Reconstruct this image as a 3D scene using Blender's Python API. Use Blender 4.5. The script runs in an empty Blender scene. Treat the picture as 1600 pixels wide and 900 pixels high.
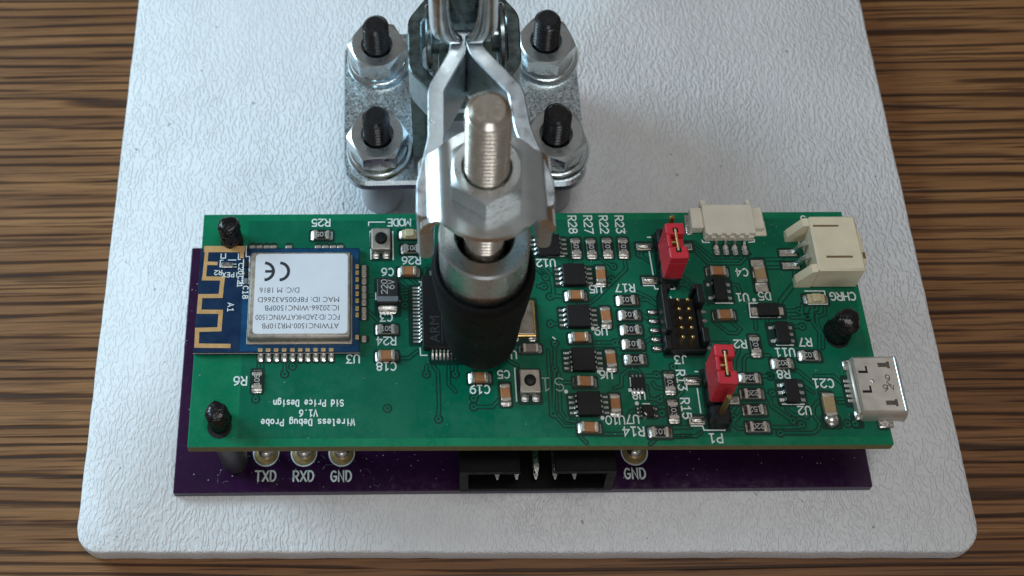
import bpy, bmesh, math, random
from mathutils import Vector, Matrix, noise
random.seed(7)
# ---------------------------------------------------------------- scene, camera, light (units: 1 = 1 mm)
sc = bpy.context.scene
COL = sc.collection
sc.unit_settings.system = 'METRIC'; sc.unit_settings.scale_length = 0.001
cam_d = bpy.data.cameras.new('camera'); cam = bpy.data.objects.new('camera', cam_d); COL.objects.link(cam)
sc.camera = cam
cam_d.sensor_width = 36.0; cam_d.lens = 2310.587/1600*36
cam_d.shift_x = (800-564.214)/1600; cam_d.shift_y = (-158.868-450)/1600
cam_d.clip_start = 1.0; cam_d.clip_end = 5000.0
R_ = ((0.9986704, 0.0320041, 0.0404123), (-0.0013154, 0.7995076, -0.6006545), (-0.0515333, 0.5998028, 0.7984867))
M = Matrix([list(r)+[0] for r in R_]+[[0, 0, 0, 1]]); M.translation = (31.6723, -56.7282, 189.4119)
cam.matrix_world = M
cam_d.dof.use_dof = True; cam_d.dof.focus_distance = 192.0
cam_d.dof.aperture_fstop = 0.052/(2*0.6)
cam_d.dof.aperture_blades = 0

world = bpy.data.worlds.new('World'); sc.world = world; world.use_nodes = True
wn = world.node_tree; wb = wn.nodes['Background']
wb.inputs['Color'].default_value = (1.0, 0.97, 0.94, 1); wb.inputs['Strength'].default_value = 0.15

def area(name, loc, target, sx, sy, power, color):
    l = bpy.data.lights.new(name, 'AREA'); l.shape = 'RECTANGLE'; l.size = sx; l.size_y = sy; l.energy = power; l.color = color
    o = bpy.data.objects.new(name, l); COL.objects.link(o); o.location = loc
    o.rotation_euler = (Vector(target)-Vector(loc)).to_track_quat('-Z', 'Y').to_euler()
    return o
area('window_light', (-310, 170, 195), (40, 20, -5), 170, 220, 1.66e6, (0.60, 0.85, 1.0))
area('overhead_fill_light', (85, -5, 450), (75, 5, 0), 160, 90, 0.46e6, (1.0, 0.97, 0.94))  # added overhead fill for the general light, its source unseen
area('front_fill_light', (40, -460, 270), (40, 20, 0), 260, 120, 0.36e6, (0.95, 0.97, 1.0))  # added front fill so metal bevels catch a highlight, no source known there

sc.view_settings.view_transform = 'Standard'; sc.view_settings.look = 'None'
sc.view_settings.exposure = 0.0; sc.view_settings.gamma = 1.0
sc.render.engine = 'CYCLES'

LAY = {'ant': [[[0.45, 26.62], [6.04, 26.59]], [[5.64, 26.59], [5.7, 25.25]], [[0.85, 26.61], [0.73, 22.34]], [[0.84, 24.54], [2.43, 24.48]],
         [[0.43, 22.34], [3.24, 22.3], [3.13, 19.81], [0.4, 19.8], [0.37, 17.61], [3.27, 17.57], [3.24, 15.15], [0.3, 15.09], [0.37, 12.93], [4.83, 12.86]]],
 'cap_c21': [81.71, 4.46],
 'cap_c4': [75.98, 22.72],
 'cap_grey': [44.19, 12.56],
 'capacitors': [([28.44, 23.39], 'H'), ([25.31, 11.64], 'H'), ([37.32, 8.65], 'H'), ([40.52, 6.54], 'V'), ([54.43, 22.72], 'V'), ([50.79, 19.84], 'H'), ([54.51, 16.88], 'V'), ([50.79, 13.98], 'H'),
                ([54.55, 10.98], 'V'), ([50.88, 8.07], 'H'), ([54.46, 5.1], 'V'), ([50.9, 2.15], 'H'), ([70.31, 23.21], 'H'), ([70.3, 17.03], 'H')],
 'ce': [[11.57, 22.56], [9.53, 22.57]],
 'crystal': [43.41, 16.44],
 'diode': [76.12, 17.6],
 'dots': [[52.7, 3.48], [53.65, 21.28], [52.67, 15.34], [52.86, 9.5], [56.64, 7.05], [57.3, 5.33], [48.38, 6.9], [74.65, 19.25]],
 'j1': [[69.15, 27.91], [76.0, 28.06], [69.71, 30.97], [76.14, 30.93]],
 'j1pads': [[70.75, 26.55], [72.02, 26.55], [73.28, 26.54], [74.61, 26.54]],
 'j1tabs': [[68.09, 28.51], [67.62, 30.84], [77.18, 28.56], [78.07, 32.15]],
 'j2': [[80.44, 27.89], [80.77, 20.86], [82.89, 28.72], [87.49, 28.7], [82.64, 21.11], [87.68, 21.09], [89.25, 22.65], [81.46, 21.15]],
 'j2pads': [[80.24, 26.02], [80.28, 24.14]],
 'j3pads': [[60.96, 17.55], [60.98, 16.28], [60.97, 15.02], [61.01, 13.77], [61.07, 12.54], [66.67, 12.59]],
 'jp1pads': [[60.91, 27.03], [61.13, 22.08], [66.38, 26.99]],
 'jp2pads': [[64.82, 8.21], [64.77, 3.09], [69.38, 5.68]],
 'lab': [('ATWINC1500-MR210PB', [14.0, 14.95], 10.1), ('FCC ID:2ADHKATWINC1500', [13.61, 16.14], 11.1), ('IC:20266-WINC1500PB', [14.13, 17.42], 9.8), ('MAC ID: F8F005A3266D', [13.66, 18.59], 10.8),
         ('D/C: M 1816', [11.09, 19.93], 5.3)],
 'label_box': [[8.05, 13.84], [20.19, 13.78], [20.14, 25.04], [7.78, 25.1]],
 'led_chrg': [82.87, 19.26],
 'led_mode': [28.68, 28.94],
 'lines3': [('Wireless Debug Probe', [15.16, 3.16], 11.9), ('V1.6', [15.21, 4.34], 2.3), ('Sid Price Design', [15.18, 5.63], 9.0)],
 'mod_back': [[7.01, 27.1], [7.97, 27.09], [8.99, 27.09], [9.93, 27.08], [12.04, 27.07], [16.08, 27.05], [17.1, 27.05], [18.14, 27.04], [19.14, 27.04]],
 'mod_front': [[8.77, 11.93], [9.79, 11.93], [10.84, 11.92], [11.88, 11.92], [12.97, 11.91], [13.99, 11.91], [14.96, 11.9], [16.0, 11.9], [17.02, 11.9], [18.04, 11.89]],
 'mod_right': [[22.3, 23.99], [22.3, 23.1], [22.3, 22.11], [22.3, 21.05], [22.3, 20.07], [22.29, 19.08], [22.29, 17.98], [22.29, 17.08], [22.28, 14.01]],
 'modbits': [[3.77, 24.14], [6.41, 24.31], [6.44, 22.92], [6.45, 21.81]],
 'modsilk': [[[6.22, 27.1], [6.26, 25.39]], [[6.25, 25.49], [6.74, 25.48], [6.83, 21.57], [5.24, 21.58]], [[5.94, 25.11], [6.0, 21.67]], [[2.85, 25.93], [2.84, 25.27], [3.46, 25.26], [3.46, 25.97]],
             [[5.22, 25.96], [5.22, 25.07], [5.57, 25.07]], [[3.21, 24.98], [2.78, 24.94], [2.79, 24.0], [3.44, 23.98]], [[3.82, 24.98], [4.96, 24.98]], [[3.79, 23.98], [5.06, 23.97]],
             [[4.47, 24.37], [5.0, 24.37]], [[5.93, 23.06], [6.76, 23.05]]],
 'modtext': [('R2', [2.6, 23.15], 180, 0.62), ('IPEX', [4.27, 22.83], 180, 0.62), ('C20', [5.63, 23.71], -90, 0.62), ('C21', [5.62, 21.86], -90, 0.62), ('C18', [6.43, 20.3], -90, 0.7),
             ('A1', [4.55, 18.2], -90, 0.75)],
 'msop': [[50.8, 22.74], [50.85, 16.85], [50.95, 10.96], [51.12, 5.13]],
 'pegs': [[4.19, 27.87], [3.93, 2.47], [84.71, 13.95]],
 'phdr': [[38.97, -0.15], [59.13, -0.42], [38.75, 0.11], [58.42, -0.06]],
 'phpins': [[43.86, 0.97], [46.39, 0.95], [49.09, 0.92], [51.54, 0.9], [53.98, 0.88]],
 'pin1': [[30.15, 11.67], [39.11, 11.63], [29.19, 20.64], [29.01, 12.98]],
 'ppads': [[12.45, 5.15], [17.63, 5.09], [22.8, 5.04], [62.41, 4.81]],
 'ptexts': [('TXD', [12.5, 2.1]), ('RXD', [17.63, 2.05]), ('GND', [22.75, 2.0]), ('GND', [62.19, 1.97])],
 'resistors': [([16.52, 29.0], 'H', '105', 180), ([25.36, 15.39], 'H', '105', 0), ([8.47, 8.51], 'V', '105', 90), ([28.93, 26.9], 'H', '201', 180), ([51.48, 26.96], 'V', '105', 90),
               ([53.57, 26.9], 'V', '105', 90), ([55.8, 26.97], 'V', '101', 90), ([57.97, 26.96], 'V', '101', 90), ([57.59, 19.29], 'H', '101', 180), ([57.68, 17.2], 'H', '101', 180),
               ([57.67, 15.17], 'H', '101', 180), ([57.7, 13.18], 'H', '101', 180), ([57.75, 11.11], 'H', '101', 180), ([61.83, 8.05], 'V', '103', -90), ([61.82, 4.37], 'V', '103', -90),
               ([59.77, 1.67], 'H', '101', 180), ([80.52, 11.55], 'H', '102', 180), ([76.81, 10.51], 'H', '202', 180), ([73.7, 12.96], 'V', '103', 90), ([72.24, 8.57], 'H', '226', 180),
               ([72.24, 6.54], 'H', '220', 180), ([72.23, 4.47], 'H', '152', 180), ([72.27, 2.3], 'H', '220', 180)],
 'silk': [[[23.02, 30.35], [23.03, 30.93], [25.34, 30.92]], [[23.23, 29.64], [23.33, 25.31]], [[26.36, 29.56], [26.37, 25.23]], [[61.47, 26.32], [61.59, 22.86]],
          [[60.04, 21.37], [61.53, 21.36], [61.62, 20.86], [64.25, 20.85], [64.23, 21.39]], [[61.45, 28.44], [62.01, 28.43]], [[68.99, 28.03], [69.02, 27.65], [69.99, 27.64]],
          [[75.26, 27.62], [76.1, 27.71], [76.17, 28.09]], [[75.17, 18.8], [73.89, 18.8], [73.76, 16.83], [77.81, 16.81]], [[49.11, 21.5], [52.3, 21.48]], [[49.23, 15.59], [52.36, 15.58]],
          [[47.35, 25.69], [49.84, 25.68]], [[49.27, 9.71], [52.51, 9.69]], [[49.37, 3.77], [52.45, 3.75]], [[56.83, 8.73], [56.79, 7.51]], [[57.98, 5.29], [58.99, 5.28]],
          [[57.95, 3.51], [59.13, 3.51]], [[69.35, 18.82], [71.83, 18.81]], [[76.48, 12.98], [78.8, 12.97]], [[76.44, 5.14], [78.74, 5.13]], [[61.95, 12.08], [65.68, 12.07]],
          [[63.5, 19.84], [63.61, 19.51]], [[65.31, 7.29], [65.31, 3.98]], [[63.79, 2.42], [65.28, 2.41], [65.41, 1.87], [68.04, 1.86], [68.13, 2.47]], [[65.28, 9.48], [65.76, 9.47]],
          [[41.96, 10.1], [41.92, 5.61]], [[80.52, 29.2], [81.31, 29.2], [81.21, 28.13], [80.53, 28.13], [80.52, 29.2]], [[82.19, 28.12], [82.22, 27.02]],
          [[80.71, 22.28], [81.29, 22.28], [81.27, 21.15], [80.64, 21.16], [80.71, 22.28]], [[81.62, 20.48], [84.29, 20.47], [84.31, 18.61], [81.74, 18.63]], [[84.67, 10.66], [85.62, 10.8]],
          [[85.0, 3.54], [85.12, 3.18], [86.91, 3.17]], [[29.77, 22.03], [30.16, 22.03], [30.05, 21.3]], [[29.71, 12.84], [29.77, 11.79], [30.66, 11.79]], [[18.59, 12.23], [19.56, 12.22]],
          [[23.93, 20.55], [23.95, 19.45]], [[75.25, 23.38], [75.18, 22.45]], [[47.23, 14.23], [47.61, 13.88]], [[60.53, 32.44], [60.52, 32.36]], [[75.85, 5.17], [77.35, 5.14]]],
 'sw_mode': [24.71, 27.48],
 'sw_s1': [43.72, 7.59],
 'tantalum': [25.53, 19.98],
 'texts': [('R25', [16.4, 30.87], 180, 1.05), ('U3', [20.9, 11.35], 180, 1.1), ('MODE', [27.24, 30.85], 180, 1.05), ('C6', [25.57, 23.49], 180, 1.05), ('R26', [28.84, 25.16], 180, 1.05),
           ('C3', [25.32, 17.02], 180, 1.05), ('R24', [25.29, 13.76], 180, 1.05), ('C18', [25.25, 10.33], 180, 1.05), ('R6', [6.28, 8.48], 180, 1.1), ('C19', [37.29, 7.23], 180, 1.05),
           ('C5', [40.46, 9.2], 180, 1.0), ('S1', [46.72, 7.84], 180, 1.7), ('U4', [41.51, 11.82], 180, 1.05), ('R28', [51.35, 30.42], -90, 1.1), ('R27', [53.54, 30.41], -90, 1.1),
           ('R22', [55.7, 30.4], -90, 1.1), ('R23', [57.89, 30.39], -90, 1.1), ('U12', [47.21, 24.7], 180, 1.05), ('U5', [53.57, 20.9], 180, 1.05), ('U9', [53.7, 14.99], 180, 1.05),
           ('U6', [53.74, 9.12], 180, 1.05), ('U10', [54.3, 3.2], 180, 1.05), ('U7', [56.53, 3.28], 180, 1.05), ('U8', [57.66, 6.4], 180, 1.05), ('R17', [57.59, 21.03], 180, 1.05),
           ('R14', [56.48, 1.75], 180, 1.1), ('R13', [63.43, 8.35], -90, 1.1), ('R15', [63.5, 4.67], -90, 1.1), ('J3', [63.72, 11.07], 180, 1.05), ('P1', [66.74, 0.86], 180, 1.1),
           ('U1', [73.16, 19.62], 180, 1.05), ('D5', [76.14, 19.79], 180, 1.05), ('C4', [73.66, 23.2], 180, 1.05), ('CHRG', [86.62, 19.71], 180, 1.1), ('U11', [77.48, 11.99], 180, 1.05),
           ('R7', [80.4, 13.36], 180, 1.05), ('R8', [76.75, 9.07], 180, 1.05), ('R2', [71.81, 13.15], 180, 1.05), ('U2', [78.58, 4.33], 180, 1.05), ('C21', [81.67, 7.85], 180, 1.1),
           ('3', [83.49, 31.06], 180, 1.0)],
 'tracks': [[[26.65, 22.9], [28.55, 20.99]], [[22.75, 20.07], [23.88, 20.07]], [[22.83, 17.98], [24.2, 16.65]], [[26.9, 11.42], [28.2, 11.41], [29.38, 12.39]], [[30.48, 10.46], [30.45, 9.28]],
            [[31.34, 10.45], [31.95, 9.57], [31.95, 4.52]], [[33.38, 10.36], [33.29, 7.98], [34.16, 6.97]], [[34.3, 10.36], [34.24, 9.0]], [[31.87, 4.88], [31.82, 3.42]],
            [[36.37, 4.97], [38.77, 4.96], [39.77, 5.95]], [[36.42, 6.07], [37.22, 6.67]], [[8.57, 11.1], [8.62, 10.11]], [[9.01, 11.1], [9.05, 10.11]], [[11.96, 11.09], [12.02, 9.36]],
            [[12.98, 11.09], [13.0, 10.42]], [[8.33, 7.3], [8.38, 6.09]], [[46.01, 23.92], [47.01, 22.64]], [[46.6, 24.41], [47.93, 22.63], [47.8, 20.02], [49.24, 19.88]],
            [[45.82, 21.38], [46.64, 21.37]], [[47.37, 19.88], [49.24, 19.88]], [[47.15, 16.09], [48.55, 16.08]], [[50.68, 25.78], [50.59, 24.78]], [[54.11, 25.86], [55.3, 24.86], [56.33, 24.16]],
            [[57.98, 25.74], [58.03, 23.76], [53.67, 19.7], [52.69, 18.94], [51.05, 18.85]], [[58.75, 20.45], [59.2, 20.41], [60.9, 19.48], [61.68, 18.52]], [[58.88, 17.77], [60.42, 16.35]],
            [[60.13, 25.93], [61.29, 24.83]], [[64.34, 21.48], [65.7, 21.48], [66.44, 20.89]], [[54.05, 21.63], [55.86, 22.3]], [[47.45, 13.36], [47.16, 9.91], [46.49, 4.05]],
            [[46.44, 12.39], [46.48, 11.72], [46.25, 4.42], [47.81, 2.5], [49.43, 2.5]], [[47.66, 9.24], [47.43, 4.41], [48.14, 3.23], [49.48, 2.98]], [[47.2, 8.11], [49.31, 8.11]],
            [[52.61, 13.43], [55.32, 13.42], [55.92, 13.8], [56.48, 13.8]], [[52.66, 13.0], [56.39, 12.99]], [[54.66, 7.34], [55.61, 7.67], [55.76, 9.02], [56.77, 9.77], [57.88, 9.77], [58.36, 9.2]],
            [[58.7, 8.91], [61.09, 8.9]], [[58.51, 6.58], [58.88, 5.93], [60.33, 5.83]], [[59.7, 8.06], [59.98, 7.41], [61.41, 7.09]], [[59.85, 4.88], [61.3, 4.87]], [[63.19, 6.74], [62.25, 5.82]],
            [[59.57, 4.15], [61.2, 4.08]], [[61.13, 2.22], [63.84, 2.26]], [[49.71, 3.49], [49.51, 1.33], [50.4, 0.34]], [[52.22, 1.46], [55.09, 1.45]], [[58.35, 0.14], [59.35, 0.97], [63.69, 1.18]],
            [[57.24, 4.37], [56.51, 4.38], [55.88, 3.65]], [[65.68, 27.66], [67.79, 27.65], [69.92, 25.42], [72.36, 25.41], [73.93, 25.4]],
            [[66.91, 26.42], [67.79, 26.42], [69.26, 24.53], [73.61, 24.5], [75.17, 26.0]], [[64.96, 22.41], [65.83, 22.4], [68.64, 19.19]], [[71.6, 21.69], [72.76, 21.36], [73.1, 20.26]],
            [[77.19, 25.05], [79.11, 25.04]], [[77.17, 23.89], [79.43, 23.88]], [[80.19, 21.41], [78.04, 19.05]], [[64.18, 24.36], [65.52, 22.68]], [[59.55, 19.37], [60.31, 19.37], [61.72, 18.4]],
            [[59.18, 17.53], [60.41, 16.49]], [[68.71, 16.38], [70.56, 14.68], [71.6, 14.63], [72.14, 15.18], [70.97, 16.37]], [[68.45, 18.69], [67.09, 19.82], [65.83, 21.78]],
            [[66.45, 13.33], [70.19, 13.32]], [[74.36, 16.75], [74.24, 15.17]], [[75.92, 16.58], [75.76, 15.71], [76.74, 15.71]], [[70.45, 9.34], [70.75, 11.01], [71.53, 12.38]],
            [[71.7, 9.33], [71.93, 11.0], [72.45, 11.61], [75.42, 11.6]], [[58.15, 8.93], [61.1, 8.92]], [[60.59, 14.29], [59.28, 13.36], [58.83, 12.13]], [[74.03, 8.83], [74.99, 8.8]],
            [[73.8, 6.7], [74.5, 6.0], [74.46, 5.04], [74.82, 4.76], [76.81, 2.98]], [[70.76, 5.72], [68.81, 3.76]], [[70.88, 4.37], [69.28, 2.87], [69.22, 2.53], [69.76, 2.06], [70.83, 2.05]],
            [[60.99, 1.15], [64.35, 1.14], [65.04, 1.67]], [[58.81, 7.6], [58.89, 6.0], [60.23, 5.72], [60.65, 6.34]], [[62.54, 6.12], [63.4, 6.88]], [[73.89, 2.18], [76.8, 2.17]],
            [[74.92, 1.5], [76.67, 1.49]], [[79.17, 16.75], [81.26, 16.8]], [[79.36, 15.51], [80.39, 15.51]], [[82.35, 18.66], [81.88, 16.26], [82.52, 14.74], [82.06, 12.4]],
            [[82.67, 17.13], [82.46, 16.04], [82.89, 14.31], [82.54, 12.56]], [[73.88, 8.87], [74.99, 8.87]], [[77.65, 9.58], [78.67, 9.58], [81.3, 6.99], [81.68, 6.38]],
            [[80.76, 8.84], [83.18, 8.83], [84.82, 6.97]], [[82.97, 5.8], [84.77, 5.79]], [[83.08, 5.36], [84.58, 5.35]], [[73.93, 2.23], [77.49, 2.22], [77.91, 2.57]],
            [[74.98, 1.49], [79.13, 1.48], [79.92, 1.97], [80.21, 2.76], [79.61, 3.76], [79.8, 4.76], [80.5, 5.47], [81.02, 5.57]], [[73.67, 6.51], [74.19, 6.0], [74.57, 4.78], [76.86, 3.07]],
            [[76.43, 5.08], [76.4, 4.37], [77.18, 3.73], [78.58, 3.76]], [[78.64, 7.82], [80.14, 6.69]], [[75.81, 25.14], [79.49, 25.12]], [[77.54, 23.95], [79.47, 23.94]],
            [[80.83, 23.41], [80.46, 21.46], [78.08, 18.84]], [[78.35, 17.74], [80.44, 17.73]], [[80.98, 18.63], [80.65, 16.84], [81.4, 16.83]],
            [[81.78, 16.83], [81.95, 17.73], [82.73, 17.82], [83.07, 18.62]], [[82.53, 16.83], [83.74, 17.22], [83.98, 18.42]], [[26.25, 23.42], [26.81, 22.68]], [[28.55, 22.67], [29.68, 21.68]],
            [[30.53, 22.91], [30.61, 23.78], [31.38, 24.4]], [[32.15, 22.9], [32.12, 23.77]], [[41.13, 11.13], [42.42, 10.32]], [[45.46, 24.27], [47.07, 22.64]], [[45.93, 21.3], [46.67, 21.34]],
            [[47.42, 19.88], [48.8, 19.87]], [[46.88, 16.05], [48.24, 16.04]], [[47.66, 22.77], [47.94, 20.56]], [[60.51, 4.36], [60.92, 4.09]], [[36.81, 10.52], [36.77, 9.84]],
            [[26.78, 20.75], [29.38, 21.01]], [[19.51, 22.9], [22.82, 22.88]]],
 'u1': [70.16, 20.46],
 'u11': [77.43, 14.42],
 'u12': [47.92, 27.07],
 'u2': [77.29, 6.63],
 'u7': [58.49, 4.15],
 'u8': [57.66, 7.84],
 'usbpads': [[84.72, 8.09], [84.73, 7.49], [84.74, 6.81], [84.75, 6.17], [84.79, 5.54]],
 'vias': [[30.45, 9.28], [34.17, 9.27], [31.82, 3.42], [36.42, 6.07], [36.37, 4.97], [12.02, 9.36], [13.0, 10.42], [8.38, 6.09], [25.32, 4.83], [47.01, 22.64], [46.64, 21.37], [47.37, 19.88],
          [47.15, 16.09], [56.33, 24.16], [55.86, 22.3], [60.13, 25.93], [47.45, 13.36], [47.16, 9.91], [46.49, 4.05], [60.33, 5.83], [60.39, 4.14], [55.41, 13.42], [74.99, 8.8], [69.37, 3.48],
          [74.88, 6.63], [81.26, 16.8], [80.39, 15.51], [74.99, 8.87], [74.9, 6.61], [76.86, 3.07], [77.91, 2.57], [74.98, 1.49], [83.72, 2.65], [84.71, 2.64], [80.44, 17.73], [81.4, 16.83],
          [47.07, 22.64], [46.67, 21.34], [47.42, 19.88], [47.11, 16.04], [31.25, 23.9], [60.31, 9.07], [60.35, 4.06], [27.87, 19.72], [27.85, 18.75], [62.59, 10.13], [78.68, 3.76], [63.04, 27.01]]}
# ---------------------------------------------------------------- materials
def nodes_of(m):
    m.use_nodes = True; return m.node_tree, m.node_tree.nodes['Principled BSDF']
def mat(name, col, rough=.5, metal=0.0, var=.08, nscale=2.0, bump=0.0, bscale=None, coat=0.0, spec=.5, rvar=.08):
    m = bpy.data.materials.new(name); nt, b = nodes_of(m); N = nt.nodes; L = nt.links
    b.inputs['Metallic'].default_value = metal; b.inputs['Specular IOR Level'].default_value = spec
    b.inputs['Coat Weight'].default_value = coat; b.inputs['Coat Roughness'].default_value = .12
    tc = N.new('ShaderNodeTexCoord'); no = N.new('ShaderNodeTexNoise'); no.inputs['Scale'].default_value = nscale; no.inputs['Detail'].default_value = 5
    L.new(tc.outputs['Object'], no.inputs['Vector'])
    mr = N.new('ShaderNodeMapRange'); mr.inputs['From Min'].default_value = .3; mr.inputs['From Max'].default_value = .7
    mr.inputs['To Min'].default_value = 1-var; mr.inputs['To Max'].default_value = 1+var; L.new(no.outputs['Fac'], mr.inputs['Value'])
    vm = N.new('ShaderNodeVectorMath'); vm.operation = 'SCALE'; vm.inputs[0].default_value = col[:3]; L.new(mr.outputs['Result'], vm.inputs['Scale'])
    L.new(vm.outputs['Vector'], b.inputs['Base Color'])
    mr2 = N.new('ShaderNodeMapRange'); mr2.inputs['From Min'].default_value = .3; mr2.inputs['From Max'].default_value = .7
    mr2.inputs['To Min'].default_value = max(.02, rough-rvar); mr2.inputs['To Max'].default_value = min(1, rough+rvar); L.new(no.outputs['Fac'], mr2.inputs['Value'])
    L.new(mr2.outputs['Result'], b.inputs['Roughness'])
    if bump:
        n2 = N.new('ShaderNodeTexNoise'); n2.inputs['Scale'].default_value = bscale or nscale*3; n2.inputs['Detail'].default_value = 3
        L.new(tc.outputs['Object'], n2.inputs['Vector'])
        bp = N.new('ShaderNodeBump'); bp.inputs['Strength'].default_value = 1.0; bp.inputs['Distance'].default_value = bump
        L.new(n2.outputs['Fac'], bp.inputs['Height']); L.new(bp.outputs['Normal'], b.inputs['Normal'])
    return m
MT = {}
def defm(k, *a, **kw): MT[k] = mat(k, *a, **kw)
defm('board_green', (.000, .195, .090), .24, var=.08, nscale=.25, spec=.35)
defm('pour_green', (.000, .140, .074), .22, var=.10, nscale=.2, spec=.35)
defm('gap_green', (.001, .036, .024), .40, var=.15, nscale=.6, spec=.3)
defm('board_edge', (.17, .155, .045), .65, var=.25, nscale=1.2)
defm('silkscreen', (.80, .88, .86), .6, var=.05, nscale=4, spec=.2)
defm('silkscreen_thin', (.30, .42, .36), .6, var=.2, nscale=3)
defm('solder', (.60, .58, .54), .30, 1.0, var=.15, nscale=2.5, bump=.05, bscale=2.0, rvar=.12)
defm('tinned', (.50, .46, .40), .45, .8, var=.15, nscale=3, bump=.02, bscale=4)
defm('pin_metal', (.74, .73, .70), .28, 1.0, var=.08, nscale=3)
defm('gold', (.72, .50, .22), .38, .7, var=.12, nscale=3)
defm('ceramic_brown', (.42, .185, .075), .45, var=.12, nscale=3, spec=.3)
defm('ceramic_grey', (.26, .20, .17), .45, var=.1, nscale=3)
defm('ceramic_tan', (.40, .28, .14), .45, var=.1, nscale=3)
defm('alumina', (.42, .38, .32), .5, var=.08, nscale=4, spec=.3)
defm('overcoat_black', (.010, .010, .011), .45, var=.2, nscale=3, spec=.3)
defm('code_print', (.50, .50, .47), .6, var=.1)
defm('chip_black', (.009, .009, .010), .55, var=.25, nscale=1.5, bump=.012, bscale=9, spec=.3)
defm('chip_print', (.060, .060, .064), .6, var=.2, nscale=4, spec=.3)
defm('tantalum_black', (.020, .020, .022), .42, var=.2, nscale=2, bump=.01, bscale=8)
defm('tantalum_band', (.17, .18, .20), .5, var=.1, nscale=2)
defm('module_blue', (.003, .026, .075), .34, var=.15, nscale=.6, spec=.35)
defm('module_blue_pour', (.003, .060, .155), .32, var=.18, nscale=.6, spec=.35)
defm('antenna_copper', (.62, .37, .15), .42, .1, var=.10, nscale=1.0)
defm('shield_metal', (.42, .38, .33), .45, .85, var=.15, nscale=1.2, bump=.015, bscale=2.5)
defm('label_white', (.76, .80, .86), .45, var=.02, nscale=.6)
defm('label_ink', (.02, .024, .035), .6, var=.1)
defm('cream_plastic', (.84, .76, .56), .42, var=.05, nscale=.5, spec=.35, bump=.01, bscale=3)
defm('ivory_plastic', (.80, .75, .63), .48, var=.05, nscale=.5, spec=.3, bump=.01, bscale=3)
defm('cream_dark', (.20, .13, .06), .6, var=.1)
defm('red_plastic', (.70, .032, .055), .42, var=.06, nscale=.8, bump=.008, bscale=6, spec=.4)
defm('black_plastic', (.008, .008, .009), .45, var=.2, nscale=1.0, bump=.008, bscale=6, spec=.3)
defm('header_black', (.004, .004, .0045), .6, var=.2, nscale=1.0, spec=.15)
defm('zinc_rough', (.50, .58, .64), .55, 1.0, var=.2, nscale=1.5)
defm('shaded_gold', (.40, .24, .08), .35, .8, var=.15, nscale=3)  # gold of the pins, with the shadow they stand in put into the colour
defm('sleeve_plastic', (.028, .028, .033), .4, var=.1, nscale=.6)
defm('dark_hole', (.006, .006, .006), .8)
defm('beige_metal', (.46, .42, .36), .40, .55, var=.10, nscale=1.2)
defm('crystal_lid', (.34, .30, .25), .34, .9, var=.10, nscale=1.0)
defm('crystal_rim', (.75, .50, .18), .30, 1.0, var=.10, nscale=1.5)
defm('led_body', (.62, .54, .34), .3, var=.1, nscale=2)
defm('usb_metal', (.60, .56, .50), .40, .55, var=.05, nscale=.7, bump=.006, bscale=1.5)
defm('usb_bright', (.75, .80, .84), .22, .9, var=.06, nscale=.7)
defm('usb_stamp', (.12, .11, .10), .6)
defm('usb_slot', (.10, .085, .07), .6, var=.2)
defm('rubber', (.0045, .0048, .0055), .68, var=.5, nscale=1.6, bump=.03, bscale=4, spec=.25)
defm('black_oxide', (.020, .020, .022), .24, .3, var=.2, nscale=1.5, spec=.7)
defm('peg_plastic', (.006, .006, .007), .20, var=.3, nscale=1.5, bump=.07, bscale=3.0, rvar=.12)
defm('steel_thread', (.76, .71, .62), .26, 1.0, var=.06, nscale=1.5, rvar=.03)
defm('zinc_smooth', (.72, .78, .80), .22, 1.0, var=.05, nscale=.5, rvar=.02)
defm('zinc_nut', (.70, .75, .76), .28, 1.0, var=.04, nscale=1.0, rvar=.02)
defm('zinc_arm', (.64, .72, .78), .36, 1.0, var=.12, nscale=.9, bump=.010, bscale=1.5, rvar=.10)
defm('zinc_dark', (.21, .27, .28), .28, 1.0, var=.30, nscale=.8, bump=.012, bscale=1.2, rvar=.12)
defm('zinc_handle', (.66, .73, .76), .20, 1.0, var=.15, nscale=.5, bump=.006, bscale=.6)
defm('spacer_plastic', (.50, .50, .53), .5, var=.05, nscale=.5)
defm('purple_mask', (.034, .007, .044), .12, var=.22, nscale=.12, spec=.5, rvar=.05)
defm('purple_edge', (.085, .070, .10), .6, var=.2)
defm('dust', (.42, .42, .46), .8)
# grainy zinc plate
MT['zinc_plate'] = mat('zinc_plate', (.56, .65, .69), .36, 1.0, var=.36, nscale=3.6, bump=.02, bscale=3.5, rvar=.14)
for k in ('pour_green', 'board_green', 'purple_mask'):
    nt = MT[k].node_tree; b = nt.nodes['Principled BSDF']; N = nt.nodes; L = nt.links
    tc = N.new('ShaderNodeTexCoord'); a_ = N.new('ShaderNodeTexNoise'); a_.inputs['Scale'].default_value = .9; a_.inputs['Detail'].default_value = 6; a_.inputs['Roughness'].default_value = .7; L.new(tc.outputs['Object'], a_.inputs['Vector'])
    r_ = N.new('ShaderNodeMapRange'); r_.inputs['From Min'].default_value = .4; r_.inputs['From Max'].default_value = .75; r_.inputs['To Min'].default_value = 0; r_.inputs['To Max'].default_value = .22; L.new(a_.outputs['Fac'], r_.inputs['Value'])
    old = b.inputs['Roughness'].links[0].from_socket; s_ = N.new('ShaderNodeMath'); s_.operation = 'ADD'; L.new(old, s_.inputs[0]); L.new(r_.outputs[0], s_.inputs[1]); L.new(s_.outputs[0], b.inputs['Roughness'])
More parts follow.
